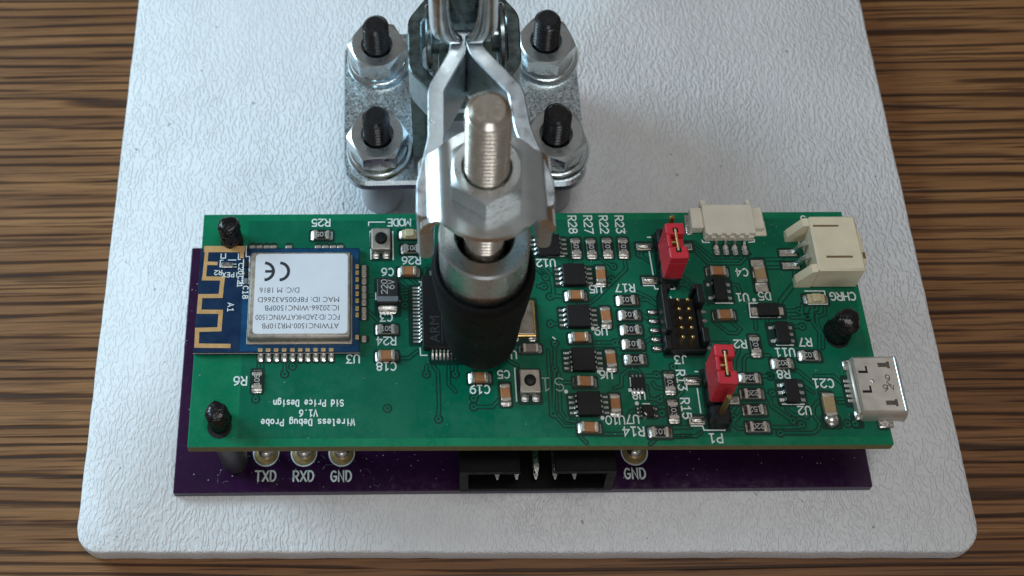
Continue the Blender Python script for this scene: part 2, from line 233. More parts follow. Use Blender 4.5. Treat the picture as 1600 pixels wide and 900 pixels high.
# white textured plastic
def make_hdpe():
    m = bpy.data.materials.new('textured_white_plastic'); nt, b = nodes_of(m); N = nt.nodes; L = nt.links
    b.inputs['Base Color'].default_value = (.80, .815, .835, 1); b.inputs['Roughness'].default_value = .5; b.inputs['Specular IOR Level'].default_value = .3
    tc = N.new('ShaderNodeTexCoord')
    def noise_(vec, sc_, det, rough=.5):
        n = N.new('ShaderNodeTexNoise'); n.inputs['Scale'].default_value = sc_; n.inputs['Detail'].default_value = det; n.inputs['Roughness'].default_value = rough; L.new(vec, n.inputs['Vector']); return n
    warp = noise_(tc.outputs['Object'], .16, 2)
    ad = N.new('ShaderNodeVectorMath'); ad.operation = 'MULTIPLY_ADD'; ad.inputs[1].default_value = (3.2, 1.5, 0); L.new(warp.outputs['Color'], ad.inputs[0]); L.new(tc.outputs['Object'], ad.inputs[2])
    mp = N.new('ShaderNodeMapping'); mp.inputs['Scale'].default_value = (1.0, .40, 1); L.new(ad.outputs['Vector'], mp.inputs['Vector'])
    n1 = noise_(mp.outputs['Vector'], 2.7, .8)
    r = N.new('ShaderNodeMapRange'); r.interpolation_type = 'SMOOTHSTEP'; r.inputs['From Min'].default_value = .40; r.inputs['From Max'].default_value = .60; L.new(n1.outputs['Fac'], r.inputs['Value'])
    n2 = noise_(tc.outputs['Object'], 4.0, 2); n3 = noise_(tc.outputs['Object'], .03, 2)
    r3 = N.new('ShaderNodeMapRange'); r3.inputs['From Min'].default_value = .35; r3.inputs['From Max'].default_value = .65; r3.inputs['To Min'].default_value = .55; r3.inputs['To Max'].default_value = 1.1; L.new(n3.outputs['Fac'], r3.inputs['Value'])
    mm = N.new('ShaderNodeMath'); mm.operation = 'MULTIPLY'; L.new(r.outputs[0], mm.inputs[0]); L.new(r3.outputs[0], mm.inputs[1])
    h = N.new('ShaderNodeMath'); h.operation = 'MULTIPLY_ADD'; h.inputs[1].default_value = .30; L.new(n2.outputs['Fac'], h.inputs[0]); L.new(mm.outputs[0], h.inputs[2])
    bp = N.new('ShaderNodeBump'); bp.inputs['Strength'].default_value = 1; bp.inputs['Distance'].default_value = .105
    L.new(h.outputs[0], bp.inputs['Height']); L.new(bp.outputs['Normal'], b.inputs['Normal'])
    sm = noise_(tc.outputs['Object'], .07, 4); sk = noise_(tc.outputs['Object'], .9, 1)
    r4 = N.new('ShaderNodeMapRange'); r4.inputs['From Min'].default_value = .35; r4.inputs['From Max'].default_value = .6; r4.inputs['To Min'].default_value = .93; r4.inputs['To Max'].default_value = 1.0; L.new(sm.outputs['Fac'], r4.inputs['Value'])
    r5 = N.new('ShaderNodeMapRange'); r5.inputs['From Min'].default_value = .765; r5.inputs['From Max'].default_value = .80; r5.inputs['To Min'].default_value = 1.0; r5.inputs['To Max'].default_value = .55; L.new(sk.outputs['Fac'], r5.inputs['Value'])
    mu = N.new('ShaderNodeMath'); mu.operation = 'MULTIPLY'; L.new(r4.outputs[0], mu.inputs[0]); L.new(r5.outputs[0], mu.inputs[1])
    vs_ = N.new('ShaderNodeVectorMath'); vs_.operation = 'SCALE'; vs_.inputs[0].default_value = (.82, .835, .855); L.new(mu.outputs[0], vs_.inputs['Scale']); L.new(vs_.outputs['Vector'], b.inputs['Base Color'])
    return m
MT['hdpe'] = make_hdpe()
def make_wood():
    m = bpy.data.materials.new('brown_wood_grain'); nt, b = nodes_of(m); N = nt.nodes; L = nt.links
    b.inputs['Roughness'].default_value = .5; b.inputs['Specular IOR Level'].default_value = .35
    tc = N.new('ShaderNodeTexCoord')
    def nz(scale, sx, sy, det=4, dist=0.0, rough=.55):
        mp = N.new('ShaderNodeMapping'); mp.inputs['Scale'].default_value = (sx, sy, 1); mp.inputs['Rotation'].default_value = (0, 0, math.radians(-1.2)); L.new(tc.outputs['Object'], mp.inputs['Vector'])
        n = N.new('ShaderNodeTexNoise'); n.inputs['Scale'].default_value = scale; n.inputs['Detail'].default_value = det; n.inputs['Distortion'].default_value = dist; n.inputs['Roughness'].default_value = rough
        L.new(mp.outputs['Vector'], n.inputs['Vector']); return n.outputs['Fac']
    def ramp(v, stops):
        r = N.new('ShaderNodeValToRGB'); e = r.color_ramp.elements
        e[0].position, e[0].color = stops[0][0], (*stops[0][1], 1); e[1].position, e[1].color = stops[-1][0], (*stops[-1][1], 1)
        for p_, c_ in stops[1:-1]: x = e.new(p_); x.color = (*c_, 1)
        L.new(v, r.inputs['Fac']); return r.outputs['Color']
    base = ramp(nz(1, .010, .30, 5), [(.3, (.170, .074, .026)), (.5, (.250, .116, .042)), (.7, (.335, .170, .067))])
    fib = ramp(nz(1, .09, 4.5, 5, 0, .7), [(.3, (.62, .58, .54)), (.7, (1.22, 1.20, 1.18))])
    def math_(op, a, b=None, c=None):
        x = N.new('ShaderNodeMath'); x.operation = op
        for i_, v_ in enumerate((a, b, c)):
            if v_ is None: continue
            if isinstance(v_, (int, float)): x.inputs[i_].default_value = v_
            else: L.new(v_, x.inputs[i_])
        return x.outputs[0]
    sx_ = N.new('ShaderNodeSeparateXYZ'); L.new(tc.outputs['Object'], sx_.inputs[0])
    ph = math_('MULTIPLY_ADD', sx_.outputs['Y'], 1/1.9, math_('MULTIPLY_ADD', nz(1, .005, .10, 2), 4.0, math_('MULTIPLY', nz(1, .02, .4, 2), .4)))
    ph = math_('MULTIPLY_ADD', sx_.outputs['X'], .007, ph)
    d_ = math_('ABSOLUTE', math_('SUBTRACT', math_('FRACT', ph), .5))
    mask = nz(1, .026, .52, 3)
    wid = math_('MINIMUM', math_('MULTIPLY_ADD', mask, 1.1, -.445), .11)             # line half width, none where negative
    ln = N.new('ShaderNodeMapRange'); ln.interpolation_type = 'SMOOTHSTEP'; ln.inputs['From Min'].default_value = -.06; ln.inputs['From Max'].default_value = .10
    L.new(math_('SUBTRACT', d_, wid), ln.inputs['Value'])
    streak = ramp(ln.outputs[0], [(0, (.21, .165, .14)), (.45, (.52, .46, .41)), (1, (1, 1, 1))])
    streak2 = ramp(nz(1, .045, 2.2, 3, .05, .5), [(.0, (.45, .40, .36)), (.38, (.45, .40, .36)), (.45, (1, 1, 1)), (1, (1, 1, 1))])
    def mul(a, b_):
        x = N.new('ShaderNodeMix'); x.data_type = 'RGBA'; x.blend_type = 'MULTIPLY'; x.inputs[0].default_value = 1; L.new(a, x.inputs[6]); L.new(b_, x.inputs[7]); return x.outputs[2]
    c = mul(mul(mul(base, fib), streak), streak2); L.new(c, b.inputs['Base Color'])
    bp = N.new('ShaderNodeBump'); bp.inputs['Distance'].default_value = .12; L.new(streak, bp.inputs['Height']); L.new(bp.outputs['Normal'], b.inputs['Normal'])
    return m
MT['wood'] = make_wood()

# ---------------------------------------------------------------- mesh helpers
class MB:
    def __init__(s): s.v = []; s.f = []; s.m = []
    def add(s, vs, fs, mi=0):
        o = len(s.v); s.v += [tuple(v) for v in vs]; s.f += [tuple(i+o for i in f) for f in fs]; s.m += [mi]*len(fs); return s
    def box(s, x0, x1, y0, y1, z0, z1, b=0.0, mi=0):
        if b <= 0:
            vs = [(x, y, z) for z in (z0, z1) for y in (y0, y1) for x in (x0, x1)]
            return s.add(vs, [(0, 2, 3, 1), (4, 5, 7, 6), (0, 1, 5, 4), (2, 6, 7, 3), (0, 4, 6, 2), (1, 3, 7, 5)], mi)
        b = min(b, (x1-x0)*.45, (y1-y0)*.45, (z1-z0)*.9)
        def ring(i, z): return [(x0+i, y0+b, z), (x0+b, y0+i, z), (x1-b, y0+i, z), (x1-i, y0+b, z), (x1-i, y1-b, z), (x1-b, y1-i, z), (x0+b, y1-i, z), (x0+i, y1-b, z)]
        r0 = ring(0, z0); r1 = ring(0, z1-b); 
        r2 = [(x0+b, y0+b*1.4, z1), (x0+b*1.4, y0+b, z1), (x1-b*1.4, y0+b, z1), (x1-b, y0+b*1.4, z1), (x1-b, y1-b*1.4, z1), (x1-b*1.4, y1-b, z1), (x0+b*1.4, y1-b, z1), (x0+b, y1-b*1.4, z1)]
        vs = r0+r1+r2; fs = [tuple(range(7, -1, -1)), tuple(range(16, 24))]
        for k in (0, 8):
            for i in range(8): j = (i+1) % 8; fs.append((k+i, k+j, k+8+j, k+8+i))
        return s.add(vs, fs, mi)
    def prism(s, pts, z0, z1, mi=0, b=0.0):
        n = len(pts); vs = [(x, y, z0) for x, y in pts]+[(x, y, z1-b) for x, y in pts]
        if b:
            cx = sum(x for x, y in pts)/n; cy = sum(y for x, y in pts)/n
            for x, y in pts:
                d = math.hypot(x-cx, y-cy); vs.append((x-(x-cx)/d*b, y-(y-cy)/d*b, z1))
        fs = [tuple(range(n-1, -1, -1)), tuple(range(len(vs)-n, len(vs)))]
        for k in range(0, len(vs)-n, n):
            for i in range(n): j = (i+1) % n; fs.append((k+i, k+j, k+n+j, k+n+i))
        return s.add(vs, fs, mi)
    def lathe(s, prof, n=32, cx=0, cy=0, mi=0, cap=True):
        vs = []; fs = []
        for r, z in prof:
            for i in range(n): a = 2*math.pi*i/n; vs.append((cx+r*math.cos(a), cy+r*math.sin(a), z))
        for k in range(len(prof)-1):
            for i in range(n): j = (i+1) % n; fs.append((k*n+i, k*n+j, (k+1)*n+j, (k+1)*n+i))
        if cap:
            fs.append(tuple(range(n-1, -1, -1))); fs.append(tuple((len(prof)-1)*n+i for i in range(n)))
        return s.add(vs, fs, mi)
    def tubex(s, r, x0, x1, cy, cz, n=24, b=.2):
        prof = [(r-b, x0), (r, x0+b), (r, x1-b), (r-b, x1)]
        vs = []; fs = []
        for rr, x in prof:
            for i in range(n): a = 2*math.pi*i/n; vs.append((x, cy+rr*math.cos(a), cz+rr*math.sin(a)))
        for k in range(3):
            for i in range(n): j = (i+1) % n; fs.append((k*n+i, k*n+j, (k+1)*n+j, (k+1)*n+i))
        fs.append(tuple(range(n-1, -1, -1))); fs.append(tuple(3*n+i for i in range(n)))
        return s.add(vs, fs)
    def extr_y(s, prof, y0, y1, mi=0):      # closed (x,z) profile extruded along y
        n = len(prof); vs = [(x, y0, z) for x, z in prof]+[(x, y1, z) for x, z in prof]
        fs = [tuple(range(n)), tuple(range(2*n-1, n-1, -1))]
        for i in range(n): j = (i+1) % n; fs.append((i, n+i, n+j, j))
        return s.add(vs, fs, mi)
    def strip(s, pts, w, z, cap=True, mi=0):  # flat mitred ribbon
        p = [Vector((x, y)) for x, y in pts]
        q = [p[0]]
        for a in p[1:]:
            if (a-q[-1]).length > 1e-4: q.append(a)
        p = q
        if len(p) < 2: return s
        h = w/2; closed = (p[0]-p[-1]).length < 1e-3 and len(p) > 3
        if closed: p = p[:-1]
        n = len(p); L = []; Rr = []
        for i in range(n):
            a = p[(i-1) % n] if (i > 0 or closed) else None; c = p[(i+1) % n] if (i < n-1 or closed) else None
            d1 = (p[i]-a).normalized() if a is not None else None; d2 = (c-p[i]).normalized() if c is not None else None
            if d1 is None: d1 = d2
            if d2 is None: d2 = d1
            n1 = Vector((-d1.y, d1.x)); n2 = Vector((-d2.y, d2.x)); mm = n1+n2
            if mm.length < .3: mm = n1
            mm.normalize(); k = min(2.0, 1/max(.35, mm.dot(n1)))
            L.append(p[i]+mm*h*k); Rr.append(p[i]-mm*h*k)
        vs = [(v.x, v.y, z) for v in L]+[(v.x, v.y, z) for v in Rr]; fs = []
        for i in range(n if closed else n-1): j = (i+1) % n; fs.append((n+i, n+j, j, i))
        s.add(vs, fs, mi)
        if cap and not closed:
            for e, d in ((0, (p[0]-p[1]).normalized()), (n-1, (p[-1]-p[-2]).normalized())):
                nn = Vector((-d.y, d.x)); c = p[e]; ang = [math.pi*t/4 for t in range(5)]
                vs = [(c+nn*h*math.cos(t)+d*h*math.sin(t)) for t in ang]
                s.add([(v.x, v.y, z) for v in vs], [tuple(range(4, -1, -1))], mi)
        return s
    def disc(s, x, y, r, z, n=14, mi=0, r0=0.0):
        if r0 <= 0: return s.add([(x+r*math.cos(2*math.pi*i/n), y+r*math.sin(2*math.pi*i/n), z) for i in range(n)], [tuple(range(n))], mi)
        vs = [(x+q*math.cos(2*math.pi*i/n), y+q*math.sin(2*math.pi*i/n), z) for q in (r0, r) for i in range(n)]
        return s.add(vs, [(i, n+i, n+(i+1) % n, (i+1) % n) for i in range(n)], mi)
    def mesh(s, name, mats, smooth=None):
        me = bpy.data.meshes.new(name); me.from_pydata(s.v, [], s.f)
        for k in (mats if isinstance(mats, (list, tuple)) else [mats]): me.materials.append(MT[k])
        if any(s.m): me.polygons.foreach_set('material_index', s.m)
        if smooth is not None:
            me.polygons.foreach_set('use_smooth', [True]*len(me.polygons))
            if smooth < 180: me.set_sharp_from_angle(angle=math.radians(smooth))
        me.update(); return me
def put(name, me, parent=None, loc=(0, 0, 0), rz=0.0, label=None, cat=None, group=None, kind=None):
    o = bpy.data.objects.new(name, me); COL.objects.link(o); o.parent = parent
    o.location = loc; o.rotation_euler = (0, 0, rz)
    if label: o['label'] = label
    if cat: o['category'] = cat
    if group: o['group'] = group
    if kind: o['kind'] = kind
    return o
def thing(name, label, cat, loc=(0, 0, 0), group=None):
    return put(name, None, None, loc, 0, label, cat, group)

# ---------------------------------------------------------------- lettering
def arc(cx, cy, rx, ry, a0, a1, n=6): return [(cx+rx*math.cos(math.radians(a0+(a1-a0)*i/n)), cy+ry*math.sin(math.radians(a0+(a1-a0)*i/n))) for i in range(n+1)]
GL = {
'0': [arc(2, 3, 2, 3, 90, 450, 14)], '1': [[(.8, 5), (2.2, 6), (2.2, 0)], [(.6, 0), (3.6, 0)]], '2': [arc(2, 4.2, 1.9, 1.8, 160, -30, 7)+[(0, 0), (4, 0)]],
'3': [[(.2, 6), (3.8, 6), (1.9, 3.7)]+arc(1.9, 1.85, 1.95, 1.85, 75, -150, 8)], '4': [[(3, 0), (3, 6), (0, 1.8), (4, 1.8)]], '5': [[(3.6, 6), (.5, 6), (.3, 3.4)]+arc(1.9, 1.9, 2, 1.9, 125, -150, 8)],
'6': [[(3.2, 6), (1.2, 5), (.2, 3.2)]+arc(2, 1.9, 1.9, 1.9, 165, -195, 12)], '7': [[(0, 6), (4, 6), (1.4, 0)]], '8': [arc(2, 4.5, 1.6, 1.5, 90, 450, 12), arc(2, 1.6, 1.95, 1.6, 90, 450, 12)],
'9': [[(.8, 0), (2.8, 1), (3.8, 2.8)]+arc(2, 4.1, 1.9, 1.9, -15, 345, 12)],
'A': [[(0, 0), (2, 6), (4, 0)], [(.7, 1.9), (3.3, 1.9)]], 'B': [[(.2, 0), (.2, 6)]+arc(2.2, 4.5, 1.5, 1.5, 90, -90, 6)+[(.3, 3)], [(.4, 3)]+arc(2.3, 1.5, 1.7, 1.5, 90, -90, 6)+[(.3, 0)]],
'C': [arc(2.2, 3, 2.1, 3, 50, 310, 10)], 'D': [[(.2, 0), (.2, 6), (1.6, 6)]+arc(1.6, 3, 2.3, 3, 80, -80, 8)+[(1.6, 0), (.3, 0)]], 'E': [[(3.8, 6), (.3, 6), (.3, 0), (3.8, 0)], [(.4, 3.1), (3, 3.1)]],
'F': [[(3.8, 6), (.3, 6), (.3, 0)], [(.4, 3.1), (3, 3.1)]], 'G': [arc(2.2, 3, 2.1, 3, 50, 330, 10)+[(4, 2.8), (2.4, 2.8)]], 'H': [[(.2, 0), (.2, 6)], [(3.8, 0), (3.8, 6)], [(.3, 3.1), (3.7, 3.1)]],
'I': [[(2, 0), (2, 6)]], 'J': [[(3.2, 6), (3.2, 1.8)]+arc(1.7, 1.7, 1.5, 1.7, 0, -150, 6)], 'L': [[(.3, 6), (.3, 0), (3.8, 0)]], 'M': [[(0, 0), (0, 6), (2.1, 2.2), (4.2, 6), (4.2, 0)]],
'N': [[(.2, 0), (.2, 6), (3.8, 0), (3.8, 6)]], 'O': [arc(2, 3, 2.1, 3, 90, 450, 14)], 'P': [[(.2, 0), (.2, 6)]+arc(2.2, 4.4, 1.7, 1.6, 90, -90, 6)+[(.4, 2.8)]],
'R': [[(.2, 0), (.2, 6)]+arc(2.2, 4.4, 1.6, 1.6, 90, -90, 6)+[(.4, 2.8)], [(2, 2.7), (3.9, 0)]], 'S': [arc(2, 4.4, 1.8, 1.6, 30, 250, 8)+arc(2, 1.6, 1.9, 1.6, 80, -150, 8)], 'T': [[(0, 6), (4, 6)], [(2, 5.9), (2, 0)]],
'U': [[(.2, 6), (.2, 1.9)]+arc(2, 1.9, 1.8, 1.9, 180, 360, 7)+[(3.8, 6)]], 'V': [[(0, 6), (2, 0), (4, 6)]], 'W': [[(0, 6), (1, 0), (2.1, 4.4), (3.2, 0), (4.2, 6)]], 'X': [[(0, 0), (4, 6)], [(0, 6), (1.9, 3.1)], [(2.1, 2.9), (4, 0)]],
'.': [[(1.8, 0), (2.1, .25)]], 'a': [arc(1.9, 2, 1.7, 2, 40, 320, 8), [(3.6, 4), (3.6, 0)]], 'b': [[(.3, 6), (.3, 0)], arc(2, 2, 1.7, 2, 140, -140, 8)], 'c': [arc(2.1, 2, 1.9, 2, 50, 310, 8)],
'd': [arc(1.9, 2, 1.7, 2, 40, 320, 8), [(3.6, 6), (3.6, 0)]], 'e': [[(.2, 2.1), (3.7, 2.1)]+arc(2, 2, 1.8, 2, 10, 310, 9)], 'g': [arc(1.9, 2, 1.7, 2, 40, 320, 8), [(3.6, 4), (3.6, -.6)]+arc(2, -.6, 1.6, 1.3, 0, -150, 6)],
'i': [[(.8, 4), (2.1, 4), (2.1, 0)], [(2, 5.6), (2.2, 5.9)]], 'l': [[(1, 6), (2, 6), (2, .6), (3, 0)]], 'n': [[(.4, 0), (.4, 4)], arc(2, 2.4, 1.5, 1.6, 150, 0, 6)+[(3.5, 0)]], 'o': [arc(2, 2, 1.8, 2, 90, 450, 12)],
'r': [[(.8, 0), (.8, 4)], arc(2.3, 2.4, 1.5, 1.6, 150, 50, 4)], 's': [arc(2, 3, 1.5, 1, 30, 250, 6)+arc(2, 1, 1.6, 1, 80, -150, 6)], 'u': [[(.4, 4), (.4, 1.6)]+arc(2, 1.6, 1.6, 1.6, 180, 330, 5), [(3.6, 4), (3.6, 0)]],
' ': []}
TOG = [0]
def stroke(mb, text, cx, cy, h, rot, w=.15, z=.05, adv=5.1, width=None):
    k = h/6; a = adv*k; tot = a*(len(text)-1)+4*k; sx = 1.0
    if width: sx = width/tot
    c, s = math.cos(math.radians(rot)), math.sin(math.radians(rot))
    for i, ch in enumerate(text):
        for pl in GL[ch]:
            P = []
            for x, y in pl:
                X = (i*a+x*k-tot/2)*sx; Y = (y-3)*k; P.append((cx+c*X-s*Y, cy+s*X+c*Y))
            TOG[0] = (TOG[0]+1) % 4
            mb.strip(P, w, z+.003*TOG[0])
FT = {}
def font_mesh(text, width, height, m, z=0.0):     # flat print in the built-in sans face, centred on the origin
    key = (text, width, height, m)
    if key in FT: return FT[key]
    cu = bpy.data.curves.new('print', 'FONT'); cu.body = text; cu.size = 1.0; cu.resolution_u = 3; cu.offset = -.004
    ob = bpy.data.objects.new('tmp', cu); COL.objects.link(ob); bpy.context.view_layer.update()
    me = bpy.data.meshes.new_from_object(ob.evaluated_get(bpy.context.evaluated_depsgraph_get()))
    bpy.data.objects.remove(ob); bpy.data.curves.remove(cu)
    xs = [v.co.x for v in me.vertices]; ys = [v.co.y for v in me.vertices]
    mx, Mx, my, My = min(xs), max(xs), min(ys), max(ys)
    for v in me.vertices:
        v.co.x = (v.co.x-(mx+Mx)/2)*width/(Mx-mx); v.co.y = (v.co.y-(my+My)/2)*height/(My-my); v.co.z = z
    me.materials.clear(); me.materials.append(MT[m]); me.name = 'printed_text'; FT[key] = me
    return me

# ---------------------------------------------------------------- setting
PLZ = -18.54; TBZ = PLZ-3.6
mb = MB(); mb.add([(-900, -900, TBZ), (1000, -900, TBZ), (1000, 1000, TBZ), (-900, 1000, TBZ)], [(0, 1, 2, 3)])
mb.add([(-900, -900, TBZ-25), (1000, -900, TBZ-25), (1000, 1000, TBZ-25), (-900, 1000, TBZ-25)], [(3, 2, 1, 0)])
put('table_top', mb.mesh('table_top', 'wood'), label='brown wooden table top with dark streaky grain', kind='structure')

# base plate with rounded corners, slightly irregular cut edge
def rounded(x0, x1, y0, y1, r, n=8, jit=0.0, step=4.0):
    pts = []
    for cx, cy, a0 in ((x1-r, y0+r, -90), (x1-r, y1-r, 0), (x0+r, y1-r, 90), (x0+r, y0+r, 180)):
        pts += [(cx+r*math.cos(math.radians(a0+90*i/n)), cy+r*math.sin(math.radians(a0+90*i/n))) for i in range(n+1)]
    out = []
    for i, a in enumerate(pts):
        b = pts[(i+1) % len(pts)]; d = math.hypot(b[0]-a[0], b[1]-a[1]); k = max(1, int(d/step)) if jit else 1
        for t in range(k): out.append((a[0]+(b[0]-a[0])*t/k, a[1]+(b[1]-a[1])*t/k))
    if jit: out = [(x+random.uniform(-jit, jit), y+random.uniform(-jit, jit)) for x, y in out]
    return out
def plate_xy(x, y):   # left edge x=-16.7-0.0125*(73-y)..., right edge 103.1 -> 101.9
    t = (y+9)/82.0; xl = -17.4+.75*t; xr = 101.8+1.3*t; u = (x-xl0)/(xr0-xl0); return (xl+(xr-xl)*u, y-1.45*u*(1-t))
xl0, xr0 = -17.0, 102.0
base = thing('base_plate', 'white wrinkle-textured plastic plate under the circuit boards and the clamp', 'base plate', (40, 30, PLZ-3.6))
pts = [plate_xy(x, y) for x, y in rounded(xl0, xr0, -8.0, 118, 3.3, 6, .06, 2.5)]
mb = MB(); pl = [(x-40, y-30) for x, y in pts]; n = len(pl)
vs = []
cxm = sum(x for x, y in pl)/n; cym = sum(y for x, y in pl)/n
for dz, ins in ((0, .1), (1.2, 0), (3.1, .03), (3.42, .12), (3.6, .38)):
    for x, y in pl:
        d = math.hypot(x-cxm, y-cym); vs.append((x-(x-cxm)/d*ins, y-(y-cym)/d*ins, dz+(random.uniform(-.08, .08) if 1 < dz < 3.4 else 0)))
fs = [tuple(range(n-1, -1, -1)), tuple(range(4*n, 5*n))]
for k in range(4):
    for i in range(n): j = (i+1) % n; fs.append((k*n+i, k*n+j, (k+1)*n+j, (k+1)*n+i))
mb.add(vs, fs); put('plate', mb.mesh('plate', 'hdpe', 50), base)

# ---------------------------------------------------------------- purple board
PZ = PLZ+1.6
prp = thing('purple_circuit_board', 'dark purple circuit board beneath the green one, marked TXD RXD GND along its front', 'circuit board', (-4.369, -.955, PZ))
prp.rotation_euler = (0, 0, -.0063)
mb = MB(); mb.box(0, 93.27, 0, 35.2, -1.597, 0, .12)
me = mb.mesh('board', ['purple_mask', 'purple_edge'], None)
for p_ in me.polygons:
    if abs(p_.normal.z) < .5: p_.material_index = 1
put('board', me, prp)
for t, (x, y) in LAY['ptexts']: mb = MB(); stroke(mb, t, 0, 0, 1.30, 0, .24, 0, 5.5, 2.75); put('printed_marking', mb.mesh('printed_marking', 'silkscreen'), prp, (x, y, .03))
for x, y in LAY['ppads']: put('printed_ring', MB().disc(0, 0, 1.82, 0, 36, 0, 1.62).mesh('printed_ring', 'silkscreen'), prp, (x, y, .03))
ring = MB().lathe([(.80, .0), (.80, .06), (1.50, .06), (1.55, .0)], 36, cap=False).mesh('solder_pad', 'gold', 40)
pin = MB().lathe([(1.18, .0), (1.15, .35), (1.0, .7), (.80, .95), (.62, 1.1), (.62, 12.2), (.45, 12.6), (.45, 14.6), (.2, 15.0)], 24).mesh('spring_pin', 'pin_metal', 40)
for x, y in LAY['ppads']:
    r = put('solder_pad', ring, prp, (x, y, 0)); put('spring_pin', pin, r, (0, .25, .02))
# right angle shrouded box header at the front edge
hd = put('box_header', None, prp, (48.75, 0, 0))
X0, X1 = -10.1, 10.1
mb = MB()
mb.box(X0, X1, -.15, 9.0, 0.02, 1.1, .08)                       # floor
mb.box(X0, X0+1.15, -.15, 9.0, 1.1, 7.8, 0); mb.box(X1-1.15, X1, -.15, 9.0, 1.1, 7.8, 0)
mb.box(X0, -2.25, -.15, 6.4, 7.8, 8.9, .08); mb.box(2.25, X1, -.15, 6.4, 7.8, 8.9, .08)  # roof with key slot
mb.box(X0, X1, 6.4, 9.0, 7.8, 8.9, .08); mb.box(X0+1.15, X1-1.15, 6.4, 9.0, 1.1, 7.8)
put('shroud', mb.mesh('shroud', 'header_black'), hd)
pm = MB(); pm.add([(-.32, 6.4, -.32), (.32, 6.4, -.32), (.32, 6.4, .32), (-.32, 6.4, .32), (-.32, 1.1, -.32), (.32, 1.1, -.32), (.32, 1.1, .32), (-.32, 1.1, .32), (-.1, .45, -.1), (.1, .45, -.1), (.1, .45, .1), (-.1, .45, .1)],
    [(4, 5, 1, 0), (5, 6, 2, 1), (6, 7, 3, 2), (7, 4, 0, 3), (8, 9, 5, 4), (9, 10, 6, 5), (10, 11, 7, 6), (11, 8, 4, 7), (11, 10, 9, 8)])
pm = pm.mesh('pin', 'pin_metal')
for i in range(5):
    for z in (3.2, 5.74): put('pin', pm, hd, ((i-2)*2.54, 0, z))

# ---------------------------------------------------------------- green board
ex = (0.99905158, 0, -0.04354232); ey = (-0.00164826, .99928328, -.03781824); ez = (.04351111, .03785414, .99833554)
grn = thing('green_circuit_board', 'green circuit board crowded with small components, held above the purple board by the clamp', 'circuit board')
grn.matrix_world = Matrix(((ex[0], ey[0], ez[0], 0), (ex[1], ey[1], ez[1], 0), (ex[2], ey[2], ez[2], 0), (0, 0, 0, 1)))
BW, BD = 89.05, 32.25
mb = MB(); mb.box(0, BW, 0, BD, -1.6, 0, .10); me = mb.mesh('board', ['board_green', 'board_edge'], None)
for p_ in me.polygons:
    if abs(p_.normal.z) < .5 and p_.center.z < -.11: p_.material_index = 1
put('board', me, grn)
mb = MB(); mb.prism([(6.3, 1.05), (BW-.7, 1.05), (BW-.7, 31.2), (6.3, 31.2)], .0, .018)
put('copper_pour', mb.mesh('copper_pour', 'pour_green'), grn)
gap = MB()
Z0, Z1 = .024, .040
def gz(i, n=5): return .0018*(i % n)
for i, t in enumerate(LAY['tracks']):
    mb = MB(); mb.strip(t, .62, Z0+gz(i)); mb.strip(t, .27, Z1+gz(i), mi=1); put('copper_track', mb.mesh('copper_track', ['gap_green', 'pour_green']), grn)
for i, (x, y) in enumerate(LAY['vias']):
    mb = MB(); mb.disc(0, 0, .62, 0, 16); mb.disc(0, 0, .40, .016, 16, 1, .16); mb.disc(0, 0, .16, .016, 10, 2); put('via', mb.mesh('via', ['gap_green', 'pour_green', 'dark_hole']), grn, (x, y, Z0+.010+gz(i)))
HC = [0]
def halo(x, y, w, l):      # cleared ring in the copper around a pad
    HC[0] += 1; b = .22; z = Z1+.012+gz(HC[0], 7)
    gap.add([(x-w/2+b, y-l/2, z), (x+w/2-b, y-l/2, z), (x+w/2, y-l/2+b, z), (x+w/2, y+l/2-b, z), (x+w/2-b, y+l/2, z), (x-w/2+b, y+l/2, z), (x-w/2, y+l/2-b, z), (x-w/2, y-l/2+b, z)], [tuple(range(8))])

# two terminal chips ------------------------------------------------
R0805_body = MB().box(-1.0, 1.0, -.60, .60, .05, .47, .04).mesh('resistor', 'alumina')
R0805_top = MB().box(-.58, .58, -.60, .60, .47, .53, .03).mesh('coating', 'overcoat_black')
TERM = {}
def term_mesh(h, w, name='terminal'):
    k = (h, w)
    if k not in TERM: TERM[k] = MB().box(-.25, .2, -w/2, w/2, .04, h, .07).mesh(name, 'tinned', 40)
    return TERM[k]
JN = {}
def joint_mesh(h, w, l=.48):
    k = (h, w, l)
    if k in JN: return JN[k]
    vs = []; n = 6; m = 5
    for i in range(n+1):
        u = i/n; x = u*l; zt = .06+(h-.06)*((1-u)**1.7)
        for j in range(m+1):
            v = (j/m-.5)*2; ww = w/2*(1-.18*u**3); vs.append((x, v*ww, max(.05, zt*(1-.28*v*v*v*v))))
    fs = [(i*(m+1)+j, (i+1)*(m+1)+j, (i+1)*(m+1)+j+1, i*(m+1)+j+1) for i in range(n) for j in range(m)]
    bm_ = MB().add(vs, fs)
    base_ = len(bm_.v); 
    # skirt
    edge = [j for j in range(m+1)]+[i*(m+1)+m for i in range(1, n+1)]+[n*(m+1)+j for j in range(m-1, -1, -1)]+[i*(m+1) for i in range(n-1, 0, -1)]
    low = [(vs[e][0]*1.02, vs[e][1]*1.03, .0) for e in edge]; o = len(bm_.v); bm_.v += low
    for a in range(len(edge)): b_ = (a+1) % len(edge); bm_.f.append((edge[b_], edge[a], o+a, o+b_)); bm_.m.append(0)
    JN[k] = bm_.mesh('solder_joint', 'solder', 60); return JN[k]
